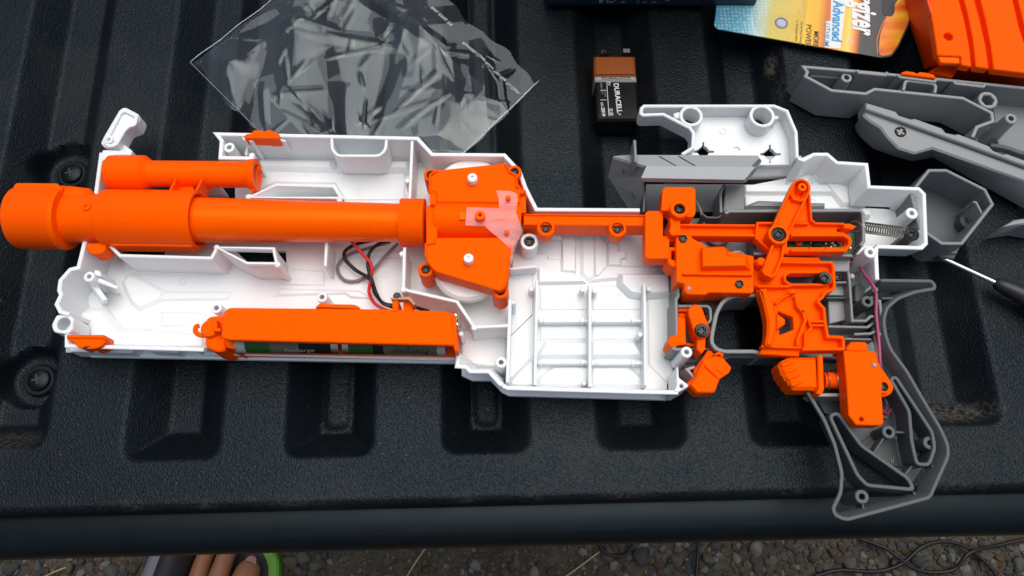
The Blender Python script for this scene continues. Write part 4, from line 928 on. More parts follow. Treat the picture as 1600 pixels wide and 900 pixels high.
coil('coil', P3(1344, 354.5, 30), P3(1411, 363.5, 27), 2.95, .36, 18, STEEL, sp)
tube('hook_loop', [Vector(P3(1336, 354, 34)) + Vector((3.0 * math.cos(t), 3.0 * math.sin(t), .8 * math.cos(t))) for t in [k * .52 for k in range(13)]], .32, STEEL, sp, 6, None, 2)
tube('hook_loop', [P3(1410, 361, 29), P3(1416, 364, 28), P3(1424, 366, 28)], .32, STEEL, sp, 6)
e = lathe('anchor_washer', [(8, 3.2), (29, 3.2), (29, rpx(1425, 366, 30, 11)), (30.2, rpx(1425, 366, 30, 11)), (30.6, rpx(1425, 366, 30, 9.5)), (30.6, 0)], (*P(1425, 366, 30), 0), (0, 0, 1), SCREWB, sp, 28)
screw(1425, 366, 31.8, 6.5, e)
# ---------------------------------------------------------------- rocker arm
ra = thing('rocker_arm', 'bent orange rocker arm with slotted top pivoting on a black screw', 'lever', (*P(1217, 366, 36), 36))
def capsule(x0, y0, r0_, x1, y1, r1_, n=12):
    a = math.atan2(y1 - y0, x1 - x0)
    return [(x0 + r0_ * math.cos(a + math.pi / 2 + math.pi * k / n), y0 + r0_ * math.sin(a + math.pi / 2 + math.pi * k / n)) for k in range(n + 1)] + [(x1 + r1_ * math.cos(a - math.pi / 2 + math.pi * k / n), y1 + r1_ * math.sin(a - math.pi / 2 + math.pi * k / n)) for k in range(n + 1)]
up = capsule(1251.5, 294, 15.5, 1217, 366, 14.5)
ul = prism('upper_limb', up, 36.5, 39.6, ORANGE, ra, holes=[capsule(1253, 290, 8.5, 1247, 303, 8.5, 8)], ch=.3, zt=41.5)
prism('pin_pad', capsule(1253, 290, 10, 1247, 303, 10, 8), 36.0, 37.0, ORANGES, ul, ch=0, zt=41.5)
boss('slot_pin', 1254, 292, 36.5, 42.5, rpx(1254, 292, 42, 7), rpx(1254, 292, 42, 3.2), ORANGES, ul, 3)
wall('raised_edge', capsule(1251.5, 294, 13.6, 1217, 366, 13.0), 38, 43, 1.3, ORANGE, ra, True)
wall('cross_edge', [(1236, 302), (1241, 311), (1252, 313), (1261, 308)], 38, 42.8, 1.2, ORANGE, ul)
low_l = [(1206, 384), (1190, 421), (1190, 427), (1194, 431), (1204, 435.5), (1210, 435), (1214, 431), (1225, 404), (1228, 384), (1226, 372), (1208, 374)]
prism('lower_limb', low_l, 36.5, 39.2, ORANGE, ra, r=1, zt=41)
wall('raised_edge', [(1208, 383), (1193, 423), (1196, 428), (1206, 432), (1211, 429), (1222, 402), (1225, 383)], 38, 42.6, 1.3, ORANGE, ra)
boss('pivot_boss', 1217, 366, 36, 44.5, rpx(1217, 366, 44, 16.5), rpx(1217, 366, 44, 12), ORANGE, ra, 2.5, seg=32)
e = lathe('pivot_washer', [(42, 0), (42, rpx(1217, 365, 44, 11.2)), (43.6, rpx(1217, 365, 44, 11)), (43.9, rpx(1217, 365, 44, 9.6)), (43.9, 0)], (*P(1217, 365, 44), 0), (0, 0, 1), SCREWB, ra, 28)
screw(1217, 365, 45.4, 6.8, e)
boss('stop_pin', 1190, 408, 28, 40, rpx(1190, 408, 40, 7), 0, ORANGE, ra, seg=20)
# ---------------------------------------------------------------- switch cover
sc_ = thing('switch_cover', 'flat orange cover plate with raised block and two screws left of the trigger', 'cover', (*P(1115, 420, 12), 12))
cvp = prism('cover_plate', [(1056, 367), (1058, 365), (1080, 365), (1082, 372), (1107, 386), (1178, 400), (1178, 456), (1174, 458), (1107, 457), (1103, 460.5), (1074, 459.5), (1069, 453), (1070, 445), (1067, 442), (1057, 441)], 22, 36, ORANGE, sc_, r=.5, holes=[(1077, 450, .9)])
prism('raised_block', [(1097, 386.5), (1131, 386), (1136, 391), (1136, 399), (1166, 400), (1166, 416), (1098, 417)], 36, 41, ORANGE, sc_, ch=.6, low=[(1096, 386.5), (1131, 385), (1138, 391), (1138, 398), (1168, 400), (1174, 423), (1096, 424)])
wall('ridge', [(1067, 427), (1176, 428.5)], 35.5, 38.4, 1.3, ORANGE, sc_)
prism('side_hook', [(1042, 386), (1057, 386), (1057, 391), (1049, 391), (1049, 405), (1057, 408), (1057, 418), (1048, 415), (1042, 408)], 20, 34, ORANGE, sc_, r=.5)
screw(1068, 372, 37.4, 6.3, cvp); screw(1156, 443, 37.4, 6.5, cvp)
boss('peg', 1077, 450, 30, 36.5, rpx(1077, 450, 36, 3.6), 0, PINKW, sc_, seg=14)
for x in (1091, 1101, 1111):
    q = P3(x, 462, 22); lathe('solder_pin', [(-4, .55), (2, .6), (5.5, .3), (6, 0)], q, (0, -.35, .9), BRASS, sc_, 8)
    lathe('solder_cone', [(-3, 1.5), (0, 1.2), (1.6, .5), (1.8, 0)], P3(x - 1, 463, 20), (0, 0, 1), BRASS, sc_, 10)
# ---------------------------------------------------------------- trigger
tr = thing('trigger', 'large orange trigger plate with slot, curved finger face and notched window', 'trigger', (*P(1250, 480, 14), 14))
TRG = [(1180, 403), (1222, 407), (1300, 408), (1304, 411), (1307, 448), (1303, 454), (1291, 459), (1289, 464), (1283, 467), (1281, 471), (1284, 476), (1290, 480), (1292, 505), (1296, 524), (1317, 525), (1320, 529), (1320, 548), (1252, 548), (1251, 555), (1188, 552.5), (1194, 540), (1198, 520), (1198, 500), (1193, 476), (1182, 448), (1179, 440)]
trp = prism('trigger_plate', TRG, 27.5, 32, ORANGE, tr, holes=[[(1234, 427), (1290, 427), (1297, 430), (1297, 438), (1292, 442), (1236, 442), (1230, 438), (1229, 431)], [(1217, 484), (1241, 493.5), (1242.5, 513), (1220, 522), (1219.5, 512), (1227, 506), (1227, 498), (1218, 494)]], r=.5, zt=34)
wall('raised_edge', [(1222, 409), (1299, 410), (1302, 413), (1304.5, 448), (1301, 452)], 31, 36.5, 1.5, ORANGE, trp)
wall('raised_edge', [(1301, 452), (1289, 457), (1286, 464), (1280, 468), (1279, 472), (1288, 482), (1290, 506), (1294, 526), (1316, 527), (1318, 531), (1318, 545), (1254, 545.5)], 31, 36.5, 1.5, ORANGE, trp)
wall('slot_edge', [(1234, 425), (1288, 425), (1299, 429), (1299, 440), (1291, 444.5), (1236, 444.5), (1227, 439), (1226, 430)], 31, 36.2, 1.3, ORANGE, trp, True, r=1)
wall('raised_edge', [(1184, 447), (1230, 447), (1238, 445)], 31, 36, 1.3, ORANGE, trp)
wall('raised_edge', [(1263, 502), (1288, 502)], 31, 36, 1.3, ORANGE, trp)
wall('raised_edge', [(1265, 508), (1288, 508)], 31, 36, 1.1, ORANGE, trp)
wall('raised_edge', [(1258, 546), (1259, 522), (1268, 512), (1264, 500), (1260, 490), (1252, 484)], 31, 35.6, 1.3, ORANGE, trp)
wall('raised_edge', [(1190, 541), (1251, 543)], 31, 35.4, 1.2, ORANGE, trp)
prism('finger_face', [(1186, 450), (1200, 455), (1208, 470), (1214, 490), (1214, 512), (1210, 530), (1208, 541), (1195, 540), (1199, 520), (1199, 500), (1194, 476)], 30, 38, ORANGE, tr, ch=1.2, r=1.5)
wall('raised_edge', [(1212, 474), (1222, 466), (1240, 456)], 31, 35.8, 1.1, ORANGE, trp)
prism('key_nub', [(1232, 456), (1238, 451), (1245, 452), (1245, 458), (1232, 459)], 33.5, 37, ORANGE, tr, r=.5)
prism('key_nub', [(1188, 451), (1198, 451), (1200, 457), (1190, 458)], 33.5, 37, ORANGE, tr, r=.5)
wall('raised_edge', [(1244, 462), (1247, 478), (1256, 488), (1259, 500), (1252, 518), (1247, 530), (1247, 540)], 31, 35.6, 1.6, ORANGE, trp)
prism('window_tooth', [(1214, 490), (1222, 495), (1227, 499), (1227, 506), (1220, 511), (1214, 514)], 30, 36.5, ORANGE, tr, ch=.5)
e = lathe('guide_washer', [(28, 0), (28, rpx(1289, 434, 37, 10.5)), (37, rpx(1289, 434, 37, 10.5)), (37.5, rpx(1289, 434, 37, 9)), (37.5, 0)], (*P(1289, 434, 37), 0), (0, 0, 1), SCREWB, tr, 28)
screw(1289, 434, 38.6, 6.8, e)
prism('top_lip', [(1222, 401), (1280, 402), (1282, 408), (1222, 408)], 24, 32, ORANGE, tr, ch=.4)
# ---------------------------------------------------------------- catch lever
cl = thing('catch_lever', 'small orange catch lever with black washer beside the trigger guard', 'lever', (*P(1090, 515, 12), 12))
prism('lever_arm', capsule(1087, 487, 11.5, 1097, 516, 12.5), 22, 33, ORANGE, cl, ch=.5)
prism('lever_tail', [(1089, 526), (1103, 526), (1102, 546), (1096, 553), (1089, 545)], 18, 30, ORANGE, cl, ch=.5)
v, f = solid(circ(P(1086, 486, 33), 1.5, 16), 33, 33.35, [circ(P(1086, 486, 33), 1.2, 16)], 0); mesh('mould_ring', v, f, ORANGES, cl)
e = lathe('washer', [(30, 0), (30, rpx(1097, 516, 34, 11.2)), (34, rpx(1097, 516, 34, 11.2)), (34.5, rpx(1097, 516, 34, 9.8)), (34.5, 0)], (*P(1097, 516, 34), 0), (0, 0, 1), BLACKP, cl, 28)
screw(1097, 516, 35.6, 7.5, e)
prism('catch_block', [(1059, 495), (1071, 496), (1072, 538), (1056, 540), (1051, 544), (1043, 536), (1047, 525), (1059, 523)], 14, 29, ORANGE, cl, r=.5)
prism('catch_bar', [(1060, 479), (1082, 480), (1082, 487), (1060, 486)], 14, 25, ORANGE, cl, ch=.4)
prism('catch_bar', [(1060, 489), (1080, 489), (1080, 497), (1060, 496)], 14, 23, ORANGE, cl, ch=.4)
prism('catch_bar', [(1072, 535), (1090, 538), (1090, 542), (1072, 540)], 14, 22, ORANGE, cl, ch=.3)
coil('return_spring', P3(1104, 484, 22), P3(1106, 500, 20), 1.6, .25, 4, STEEL, cl)
# ---------------------------------------------------------------- magazine release
mr = thing('magazine_release', 'stepped orange release tab hanging askew from the shell corner', 'release tab', (*P(1108, 585, 12), 12))
prism('tab_back', [(1085, 586), (1084, 579), (1101, 555), (1106, 547), (1112, 548), (1118, 555), (1100, 580)], 16, 26, ORANGE, mr, r=.6)
prism('tab_body', [(1101, 560), (1119, 556), (1128, 557), (1143, 574), (1140, 582), (1123, 593), (1120, 600), (1119, 607), (1116, 614), (1088, 615), (1076, 602), (1086, 588)], 23, 32, ORANGE, mr, r=.8)
prism('tab_step', [(1094, 580), (1100, 574), (1124, 594), (1119, 608), (1116, 613), (1090, 613), (1079, 601)], 31, 34, ORANGE, mr, ch=.6)
wall('step_edge', [(1117, 554), (1124, 551.5), (1129, 554), (1127, 558)], 20, 33, 1.2, ORANGE, mr)
prism('tab_foot', [(1072, 600), (1084, 588), (1088, 592), (1079, 603)], 14, 28, ORANGE, mr, ch=.4)
wall('step_edge', [(1101, 570), (1122, 590)], 31.5, 33.4, .8, ORANGE, mr)
wall('step_edge', [(1120, 577), (1130, 584)], 31.5, 32.6, .5, ORANGE, mr)
# ---------------------------------------------------------------- rev trigger and switch box
rv = thing('rev_trigger', 'ribbed orange finger button on a sprung shaft under the trigger', 'button', (*P(1255, 585, 10), 10))
bbd = prism('button_body', [(1233, 558), (1279, 557.5), (1281, 600), (1279, 613), (1272, 609), (1240, 609), (1236, 604), (1233, 602), (1231, 596), (1227, 594), (1225, 588), (1221, 585), (1220, 578), (1217, 574), (1217, 568), (1221, 564)], 20, 33, ORANGE, rv, ch=1.6, r=1.2)
for (x, y, x2, y2) in ((1221, 571, 1240, 567), (1225, 581, 1246, 576), (1230, 591, 1251, 585), (1236, 601, 1254, 597)):
    tube('grip_ridge', [P3(x - 1, y, 26), P3(x + 1, y, 31.5), P3((x + x2) / 2, (y + y2) / 2, 33.0), P3(x2, y2, 32.8)], [1.7] * 9 + [1.4, 1.3, 1.2, 1.1, 1.0, .9, .8, .7, .6, .5][:10], ORANGE, bbd, 10)
prism('button_flange', [(1278, 556), (1282, 553.5), (1286, 556), (1288, 609), (1284, 617), (1275, 615), (1279, 608)], 20, 35, ORANGE, rv, r=.8)
qa, qb = Vector(P3(1286, 594, 22)), Vector(P3(1322, 595, 22))
lathe('shaft', [(0, 0), (0, 4.2), ((qb - qa).length, 4.2), ((qb - qa).length, 0)], qa, qb - qa, ORANGE, rv, 20)
coil('button_spring', P3(1287, 594, 22), P3(1321, 595, 22), 4.9, .3, 2.5, STEEL, rv, per=20)
sb = thing('switch_box', 'tall flat orange switch housing screwed into the top of the grip', 'switch box', (*P(1350, 600, 8), 8))
prism('box_cover', [(1318, 548), (1369, 549), (1372, 563), (1376, 572), (1379, 582), (1378, 620), (1381, 660), (1377, 664.5), (1338, 664), (1326, 649), (1323, 600)], 25, 35, ORANGE, sb, r=.8, holes=[(1346.5, 655, 1.1)])
prism('ear', [(1376, 572), (1394, 598), (1397, 606), (1393, 615), (1386, 619), (1377, 620), (1370, 600)], 24, 31, ORANGE, sb, r=1.2)
e = boss('ear_ring', 1381, 604, 30, 33, rpx(1381, 604, 33, 11), rpx(1381, 604, 33, 7.5), ORANGE, sb, 2.0)
screw(1381, 604, 32, 6.5, e)
prism('top_tab', [(1323, 543), (1330, 534), (1353, 534.5), (1356, 539), (1356, 549), (1323, 548)], 14, 29, ORANGE, sb, r=.6)
wall('top_edge', [(1319, 546.5), (1319, 530)], 20, 34, 1.2, ORANGE, sb)
boss('peg', 1367, 570, 34, 36, rpx(1367, 570, 36, 3.8), 0, PINKW, sb, seg=14)
from mathutils.bvhtree import BVHTree
# ---------------------------------------------------------------- clear polybag under the shell
def bag():
    L_, T_, R_, B_ = (298, 99), (576, -114), (842, 128), (580, 379)
    c = [Vector(P3(x, y, 3)) for x, y in (L_, T_, R_, B_)]
    t = thing('plastic_bag', 'crumpled clear plastic bag half under the top of the white shell', 'bag', (*P(570, 120, 0), 0))
    rg = random.Random(21)
    folds = []
    for i in range(26):
        a = rg.uniform(0, math.pi) if i % 3 else rg.gauss(.75, .25)
        folds.append((math.cos(a), math.sin(a), rg.uniform(-.1, 1.1), rg.uniform(.02, .09), rg.uniform(.8, 3.2) * rg.choice((1, 1, -.6)), rg.uniform(0, 1), rg.uniform(0, 1), rg.uniform(.12, .4)))
    for i in range(38):
        a = rg.uniform(0, math.pi); folds.append((math.cos(a), math.sin(a), rg.uniform(-.1, 1.1), rg.uniform(.006, .02), rg.uniform(.2, .9), rg.uniform(0, 1), rg.uniform(0, 1), rg.uniform(.05, .18)))
    for i in range(44):
        a = rg.gauss(.9, .5); folds.append((math.cos(a), math.sin(a), 0, rg.uniform(.007, .011), rg.uniform(.35, .9), rg.uniform(0, 1), rg.uniform(0, 1), rg.uniform(.03, .10)))
    def hgt(u, v, k):
        h = 0
        for (ca, sa, o, w, amp, cu, cv, ln) in folds:
            d = (u - cu) * ca + (v - cv) * sa
            e = -(u - cu) * sa + (v - cv) * ca
            if abs(e) > ln * 1.3 or abs(d) > w * 3: continue
            h += amp * max(0, 1 - abs(d) / (w * (1.0 + .5 * k))) * max(0, 1 - (e / ln) ** 2)
        h += 1.3 * math.sin(u * 5.1 + 1 + k) * math.sin(v * 4.3 + .4) + .35 * math.sin(u * 11 + v * 7 + 2 * k)
        return h
    n = 210; trees = []
    for k in (0, 1):
        V, F = [], []
        for j in range(n + 1):
            for i in range(n + 1):
                u, v = i / n, j / n
                q = c[0] * (1 - u) * (1 - v) + c[1] * u * (1 - v) + c[2] * u * v + c[3] * (1 - u) * v
                edge = min(u, 1 - u, v, 1 - v); puff = min(1, edge / .12)
                jag = (1.6 * math.sin(v * 17 + u * 13 + k) + .8 * math.sin(v * 47 + u * 39)) * (1 - min(1, edge / .05))
                z = 2.0 + (hgt(u, v, k) * .85 + 2.4 * k) * (.15 + .85 * puff)
                y0 = P(560, 235, 3)[1]
                if q.y < y0 + 12: z = min(z, 2.2 + max(0, (q.y - y0) / 12) * 6)   # pressed flat where the shell lies on it
                V.append((q.x + jag, q.y + jag * .5, max(.6 + .5 * k, z)))
        for j in range(n):
            for i in range(n):
                if k == 1 and i > n * .80: continue          # only one sheet at the flap
                a = j * (n + 1) + i; F.append((a, a + 1, a + n + 2, a + n + 1))
        mesh('bag_sheet', V, F, FILM, t, None, 14); trees.append(BVHTree.FromPolygons([Vector(v) for v in V], F))
    low_tree = trees[0]
    def low_h(x, y):
        hit = low_tree.ray_cast(Vector((x, y, 60)), Vector((0, 0, -1)))[0]; return hit.z if hit else 4
    tree = BVHTree.FromPolygons([Vector(v) for v in V], F)
    def over(x, y):
        hit = tree.ray_cast(Vector((x, y, 60)), Vector((0, 0, -1)))[0]; return (hit.z if hit else low_h(x, y)) + .5
    # seams welded along the edges
    for (p, q_) in ((0, 1), (0, 3), (2, 3)):
        a, b = c[p], c[q_]; inn = ((c[0] + c[1] + c[2] + c[3]) / 4 - a).normalized()
        tube('bag_seam', [a + (b - a) * s + Vector((0, 0, 1.2 + .5 * math.sin(s * 30))) for s in [m / 24 for m in range(25)]], .28, FILMSEAM, t, 5, None, 2)
    def on_bag(txt, px, py, size, ang, sx=1.0):
        a = P3(px, py, 5); lettering('lettering', txt, a, size, ang, INK_BAG, t, mirror=True, sx=sx, tilt=over)
    dv = Vector(P(848, 133, 8)) - Vector(P(690, -10, 8)); ang = math.degrees(math.atan2(dv.y, dv.x))
    on_bag('Resealable Cover Raise This Flap To Open.', 767, 103, 2.2, ang + 180, .95)
    on_bag('SEAL KING TM', 690, 22, 2.2, ang + 180)
FILMSEAM = film('bag_seam_film', (.9, .92, .92), base=.18, haze=.10, rough=.15)
bag()
# ---------------------------------------------------------------- nine volt battery in the groove
nv = thing('nine_volt_battery', 'black and copper rectangular battery lying in a groove', 'battery', (*P(965, 150, -13), -13.5))
ztop = 3.0
def nvq(a): return [(x, y) for x, y in a]
prism('battery_case', [(930, 127), (995, 127), (997, 160), (1000, 185), (999, 188), (933, 188), (932, 160)], -13.2, ztop, BATB, nv, ch=1.2, r=1.0)
prism('copper_end', [(928, 87), (992.5, 87), (994, 118.5), (929, 118.5)], -13.2, ztop + .05, COPPER, nv, ch=1.2, r=.8)
prism('silver_band', [(929, 118.8), (994, 118.8), (995, 126.8), (930, 126.8)], -13.2, ztop + .1, SILVER, nv, ch=1.0)
prism('label_curl', [(990, 182), (1000, 186), (999, 190.5), (993, 188.5)], ztop - 4, ztop - .4, BATB, nv, ch=.1)
q = Vector(P3(944, 84, -4)); lathe('terminal', [(0, 0), (0, 3), (2.6, 2.8), (2.6, 0)], P3(944, 87, -5), (0, 1, 0), CHROME, nv, 16); lathe('terminal', [(0, 0), (0, 4), (2.6, 4.2), (2.6, 0)], P3(978, 87, -5), (0, 1, 0), CHROME, nv, 6)
zt_ = ztop + .22
lettering('lettering', 'DURALOCK', P3(963, 122.5, zt_), 1.9, 0, INK_K, nv, sx=1.25, bold=.01)
lettering('lettering', 'DURACELL', P3(965, 153, zt_), 3.1, -86, INK_W, nv, sx=.98, bold=.02)
lettering('lettering', '®', P3(968, 178.5, zt_), 1.5, -86, INK_W, nv)
lettering('lettering', '9V', P3(951.5, 130.5, zt_), 2.0, -87, INK_W, nv)
lettering('lettering', '6LR61 | 9 V', P3(940, 138, zt_), 1.2, -87, INK_G, nv)
lettering('lettering', 'ALKALINE', P3(945.5, 145, zt_), .9, -87, INK_G, nv)
lettering('lettering', 'DEC', P3(940.5, 164, zt_), 1.4, -87, INK_W, nv)
lettering('lettering', '2019', P3(942.5, 175, zt_), 2.1, -87, INK_W, nv, bold=.02)
lettering('lettering', '无汞', P3(954, 175, zt_), 2.0, -87, INK_W, nv)
for (a, b) in (((948, 127), (951.5, 181)),): wall('print_line', [a, b], ztop, zt_, .28, INK_W, nv, ch=0)
for y in (141, 156): wall('print_line', [(938, y), (948, y)], ztop, zt_, .25, INK_W, nv, ch=0)
# ---------------------------------------------------------------- blister card
def card_material():
    m = bpy.data.materials.new('printed_card'); m.use_nodes = True; nt = m.node_tree; N, K = nt.nodes, nt.links; b = N['Principled BSDF']
    b.inputs['Roughness'].default_value = .32
    tc = N.new('ShaderNodeTexCoord'); dt = N.new('ShaderNodeVectorMath'); dt.operation = 'DOT_PRODUCT'
    ax = (Vector(P(1375, 90, 6)) - Vector(P(1120, 44, 6))); ln = ax.length / 1000; axn = ax.normalized()
    dt.inputs[1].default_value = (axn.x, axn.y, 0); K.new(tc.outputs['Object'], dt.inputs[0])
    mr = N.new('ShaderNodeMapRange'); mr.inputs['From Min'].default_value = 0; mr.inputs['From Max'].default_value = (Vector(P(1430, 40, 6)) - Vector(P(1116, 40, 6))).length / 1000
    K.new(dt.outputs['Value'], mr.inputs['Value'])
    cr = N.new('ShaderNodeValToRGB'); e = cr.color_ramp.elements
    stops = [(0, (.10, .42, .58)), (.16, (.16, .50, .62)), (.215, (.50, .66, .60)), (.275, (.70, .56, .08)), (.42, (.78, .50, .02)), (.50, (.80, .42, .012)), (.545, (.62, .13, .012)), (.60, (.82, .36, .02)), (.66, (.85, .62, .12)), (.69, (.80, .22, .02)), (.715, (.10, .035, .02)), (.73, (.045, .043, .045)), (1, (.04, .04, .042))]
    e[0].position, e[0].color = stops[0][0], (*stops[0][1], 1); e[1].position, e[1].color = stops[-1][0], (*stops[-1][1], 1)
    for p, c in stops[1:-1]: x = e.new(p); x.color = (*c, 1)
    K.new(mr.outputs['Result'], cr.inputs['Fac'])
    # pale dot pattern on the blue end
    vo = N.new('ShaderNodeTexVoronoi'); vo.inputs['Scale'].default_value = 420; vo.inputs['Randomness'].default_value = .25; K.new(tc.outputs['Object'], vo.inputs['Vector'])
    lt = N.new('ShaderNodeMath'); lt.operation = 'LESS_THAN'; lt.inputs[1].default_value = .42; K.new(vo.outputs['Distance'], lt.inputs[0])
    l2 = N.new('ShaderNodeMath'); l2.operation = 'LESS_THAN'; l2.inputs[1].default_value = .25; K.new(mr.outputs['Result'], l2.inputs[0])
    mm = N.new('ShaderNodeMath'); mm.operation = 'MULTIPLY'; K.new(lt.outputs[0], mm.inputs[0]); K.new(l2.outputs[0], mm.inputs[1])
    m3 = N.new('ShaderNodeMath'); m3.operation = 'MULTIPLY'; m3.inputs[1].default_value = .6; K.new(mm.outputs[0], m3.inputs[0])
    mx = N.new('ShaderNodeMix'); mx.data_type = 'RGBA'; mx.inputs['B'].default_value = (.62, .78, .80, 1); K.new(m3.outputs[0], mx.inputs['Factor']); K.new(cr.outputs['Color'], mx.inputs['A'])
    K.new(mx.outputs['Result'], b.inputs['Base Color']); return m
def flame_material():
    m = bpy.data.materials.new('flame_print'); m.use_nodes = True; nt = m.node_tree; N, K = nt.nodes, nt.links; b = N['Principled BSDF']; b.inputs['Roughness'].default_value = .32
    tc = N.new('ShaderNodeTexCoord'); wv = N.new('ShaderNodeTexNoise'); wv.inputs['Scale'].default_value = 60; wv.inputs['Detail'].default_value = 2
    mp = N.new('ShaderNodeMapping'); mp.inputs['Rotation'].default_value = (0, 0, .9); mp.inputs['Scale'].default_value = (.35, 1.3, 1); K.new(tc.outputs['Object'], mp.inputs['Vector']); K.new(mp.outputs['Vector'], wv.inputs['Vector'])
    cr = N.new('ShaderNodeValToRGB'); e = cr.color_ramp.elements; e[0].position = .36; e[0].color = (.55, .05, .006, 1); e[1].position = .66; e[1].color = (.85, .55, .02, 1); x = e.new(.5); x.color = (.85, .24, .008, 1)
    K.new(wv.outputs['Fac'], cr.inputs['Fac']); K.new(cr.outputs['Color'], b.inputs['Base Color']); return m
cd = thing('blister_card', 'yellow and dark printed blister pack card beside the orange magazine', 'blister pack', (*P(1116, 40, 6), 4))
CARD = [(1126, -40), (1116, 40), (1121, 45), (1376, 90), (1393, 88), (1404, 74), (1420, 40), (1430, 10), (1434, -60)]
prism('card', CARD, 5.2, 6, card_material(), cd, ch=.1, r=.8)
prism('flame_print', [(1376, 87.5), (1392, 85.5), (1402, 72), (1418, 38), (1427, 10), (1430, -30), (1410, -10), (1385, 25), (1375, 55), (1373, 80)], 6.05, 6.12, flame_material(), cd, ch=0, r=2)
wall('flame_line', [(1371, 84), (1370, 62), (1378, 38), (1395, 14), (1422, -8)], 6.12, 6.22, .5, mat('flame_line_print', (.8, .16, .01), .35), cd, ch=0, r=3)
prism('hang_hole', [(1379, -20), (1379, 20), (1384, 25), (1393, 26), (1398, 20), (1399, -20)], 6.05, 6.25, INK_K, cd, ch=0, r=1.5)
CB = mat('blue_print', (.02, .30, .62), .35)
ta = math.degrees(math.atan2((Vector(P(1375, 90, 6)) - Vector(P(1120, 44, 6))).y, (Vector(P(1375, 90, 6)) - Vector(P(1120, 44, 6))).x)) - 90
def dn(x0, y0, s):  # a point s px further along the reading direction (down the card)
    return (x0 + s * .07, y0 + s)
lettering('lettering', 'Energizer', P3(1349, 4, 6.3), 15.5, ta + 5, INK_W, cd, sx=.56, bold=.035, shear=.22)
lettering('lettering', '®', P3(1328, 64.5, 6.3), 3.0, ta, INK_W, cd)
prism('print_panel', [(1291, 33), (1298, 33), (1299, -30), (1326, -30), (1313, 76), (1288, 74)], 6.05, 6.15, mat('pale_print', (.72, .74, .70), .35), cd, ch=0, r=.8)
lettering('lettering', 'Advanced', P3(1308, 33, 6.3), 6.4, ta + 3, CB, cd, sx=.86, bold=.03)
lettering('lettering', 'LITHIUM', P3(1292, 54, 6.3), 3.1, ta + 3, CB, cd, sx=1.05, bold=.01)
DK = mat('brown_print', (.10, .05, .01), .4)
lettering('lettering', 'MORE', P3(1275, 61, 6.3), 3.2, ta + 3, DK, cd, bold=.015)
lettering('lettering', 'POWER', P3(1263, 55, 6.3), 3.4, ta + 3, DK, cd)
lettering('lettering', 'for Hi-Tech Devices', P3(1252, 52, 6.3), 1.5, ta + 3, DK, cd)
lettering('lettering', 'vs. Energizer MAX', P3(1245, 48, 6.3), 1.5, ta + 3, DK, cd)
v, f = solid(circ(P(1221, 36, 6.1), 4.2, 28), 6.05, 6.2, [circ(P(1221, 36, 6.1), 3.0, 28)], 0); mesh('print_ring', v, f, mat('violet_print', (.16, .14, .40), .35), cd)
v, f = solid(circ(P(1221, 36, 6.1), 2.6, 24), 6.05, 6.2, (), 0); mesh('print_dot', v, f, mat('lilac_print', (.50, .52, .70), .35), cd)
V, F = solid(rnd(pp([(1190, -30), (1188, 20), (1196, 26), (1246, 29), (1253, 20), (1258, -30)], 12), 3), 6.4, 13, (), 2.2, low=rnd(pp([(1180, -32), (1178, 38), (1186, 56), (1240, 66), (1258, 40), (1266, -30)], 6.4), 3))
mesh('blister', V, F, BLISTER, cd)
# ---------------------------------------------------------------- dark box whose edge shows at the top
bx_ = thing('storage_box', 'dark navy box with worn silver print cut off by the top of the picture', 'box', (*P(1000, -40, 0), 0))
pts = [P(850, 7, 7), P(1180, 8, 7)]; pts += [(pts[1][0] + 2, pts[1][1] + 150), (pts[0][0] - 2, pts[0][1] + 150)]
v, f = solid(rnd(pts, 1.0), 6.9, 150, (), 1.5); mesh('box_body', v, f, NAVY, bx_)  # unseen height made tall so the box shades the area in front
SI = mat('silver_foil_print', (.45, .47, .47), .3, metallic=.4)
yf = P(1000, 7.5, 7)[1] - .15
for (x0, x1, za, zb) in ((936, 938.5, 9, 14), (940, 941.5, 9.3, 14), (943, 947, 11.8, 13), (948, 950, 9, 14), (952, 957, 9.2, 10.6), (959, 960.5, 10, 14), (970, 976, 9.3, 10.4), (984, 992, 12, 13), (996, 998, 9.4, 11), (1004, 1010, 9.2, 10), (1018, 1026, 9.2, 9.9), (1040, 1046, 11, 12)):
    xa, xb = P(x0, 4, za)[0], P(x1, 4, za)[0]
    mesh('foil_letter_stroke', [(xa, yf, za), (xb, yf, za), (xb, yf, zb), (xa, yf, zb)], [(0, 1, 2, 3)], SI, bx_, None, 0)
# ---------------------------------------------------------------- orange magazine
mg = thing('magazine', 'large curved orange magazine with dark grooves in the top right corner', 'magazine', (*P(1520, 60, 0), 1))
ODK = mat('shaded_orange_plastic', (.90, .07, .001), .42, .3, .05, .2, 1100)  # orange deepened for the shaded sides and grooves of the magazine
prism('magazine_body', [(1448, -30), (1455, 20), (1464, 70), (1467, 97), (1500, 103), (1620, 117), (1620, -30)], 3, 32.5, ODK, mg, ch=.5, low=[(1402, -30), (1415, 20), (1434, 75), (1444, 108), (1484, 122), (1640, 144), (1640, -30)])
for pts in ([(1449, -30), (1455, 20), (1463, 70), (1465, 86), (1502, 88), (1502, 101), (1518, 104), (1516, 80), (1509, 40), (1496, -10), (1491, -30)],
            [(1498, -30), (1512, 20), (1520, 60), (1525, 104), (1545, 107), (1540, 70), (1530, 28), (1514, -30)],
            [(1524, -30), (1540, 30), (1548, 70), (1553, 108), (1620, 116), (1620, 105), (1605, 80), (1592, 40), (1576, -30)],
            [(1584, -30), (1598, 30), (1610, 70), (1640, 90), (1640, -30)]):
    prism('raised_panel', pts, 32, 37.0, ORANGE, mg, ch=.5, r=.5, holes=([(1482, 57, 2.6)] if pts[0][0] == 1449 else []))
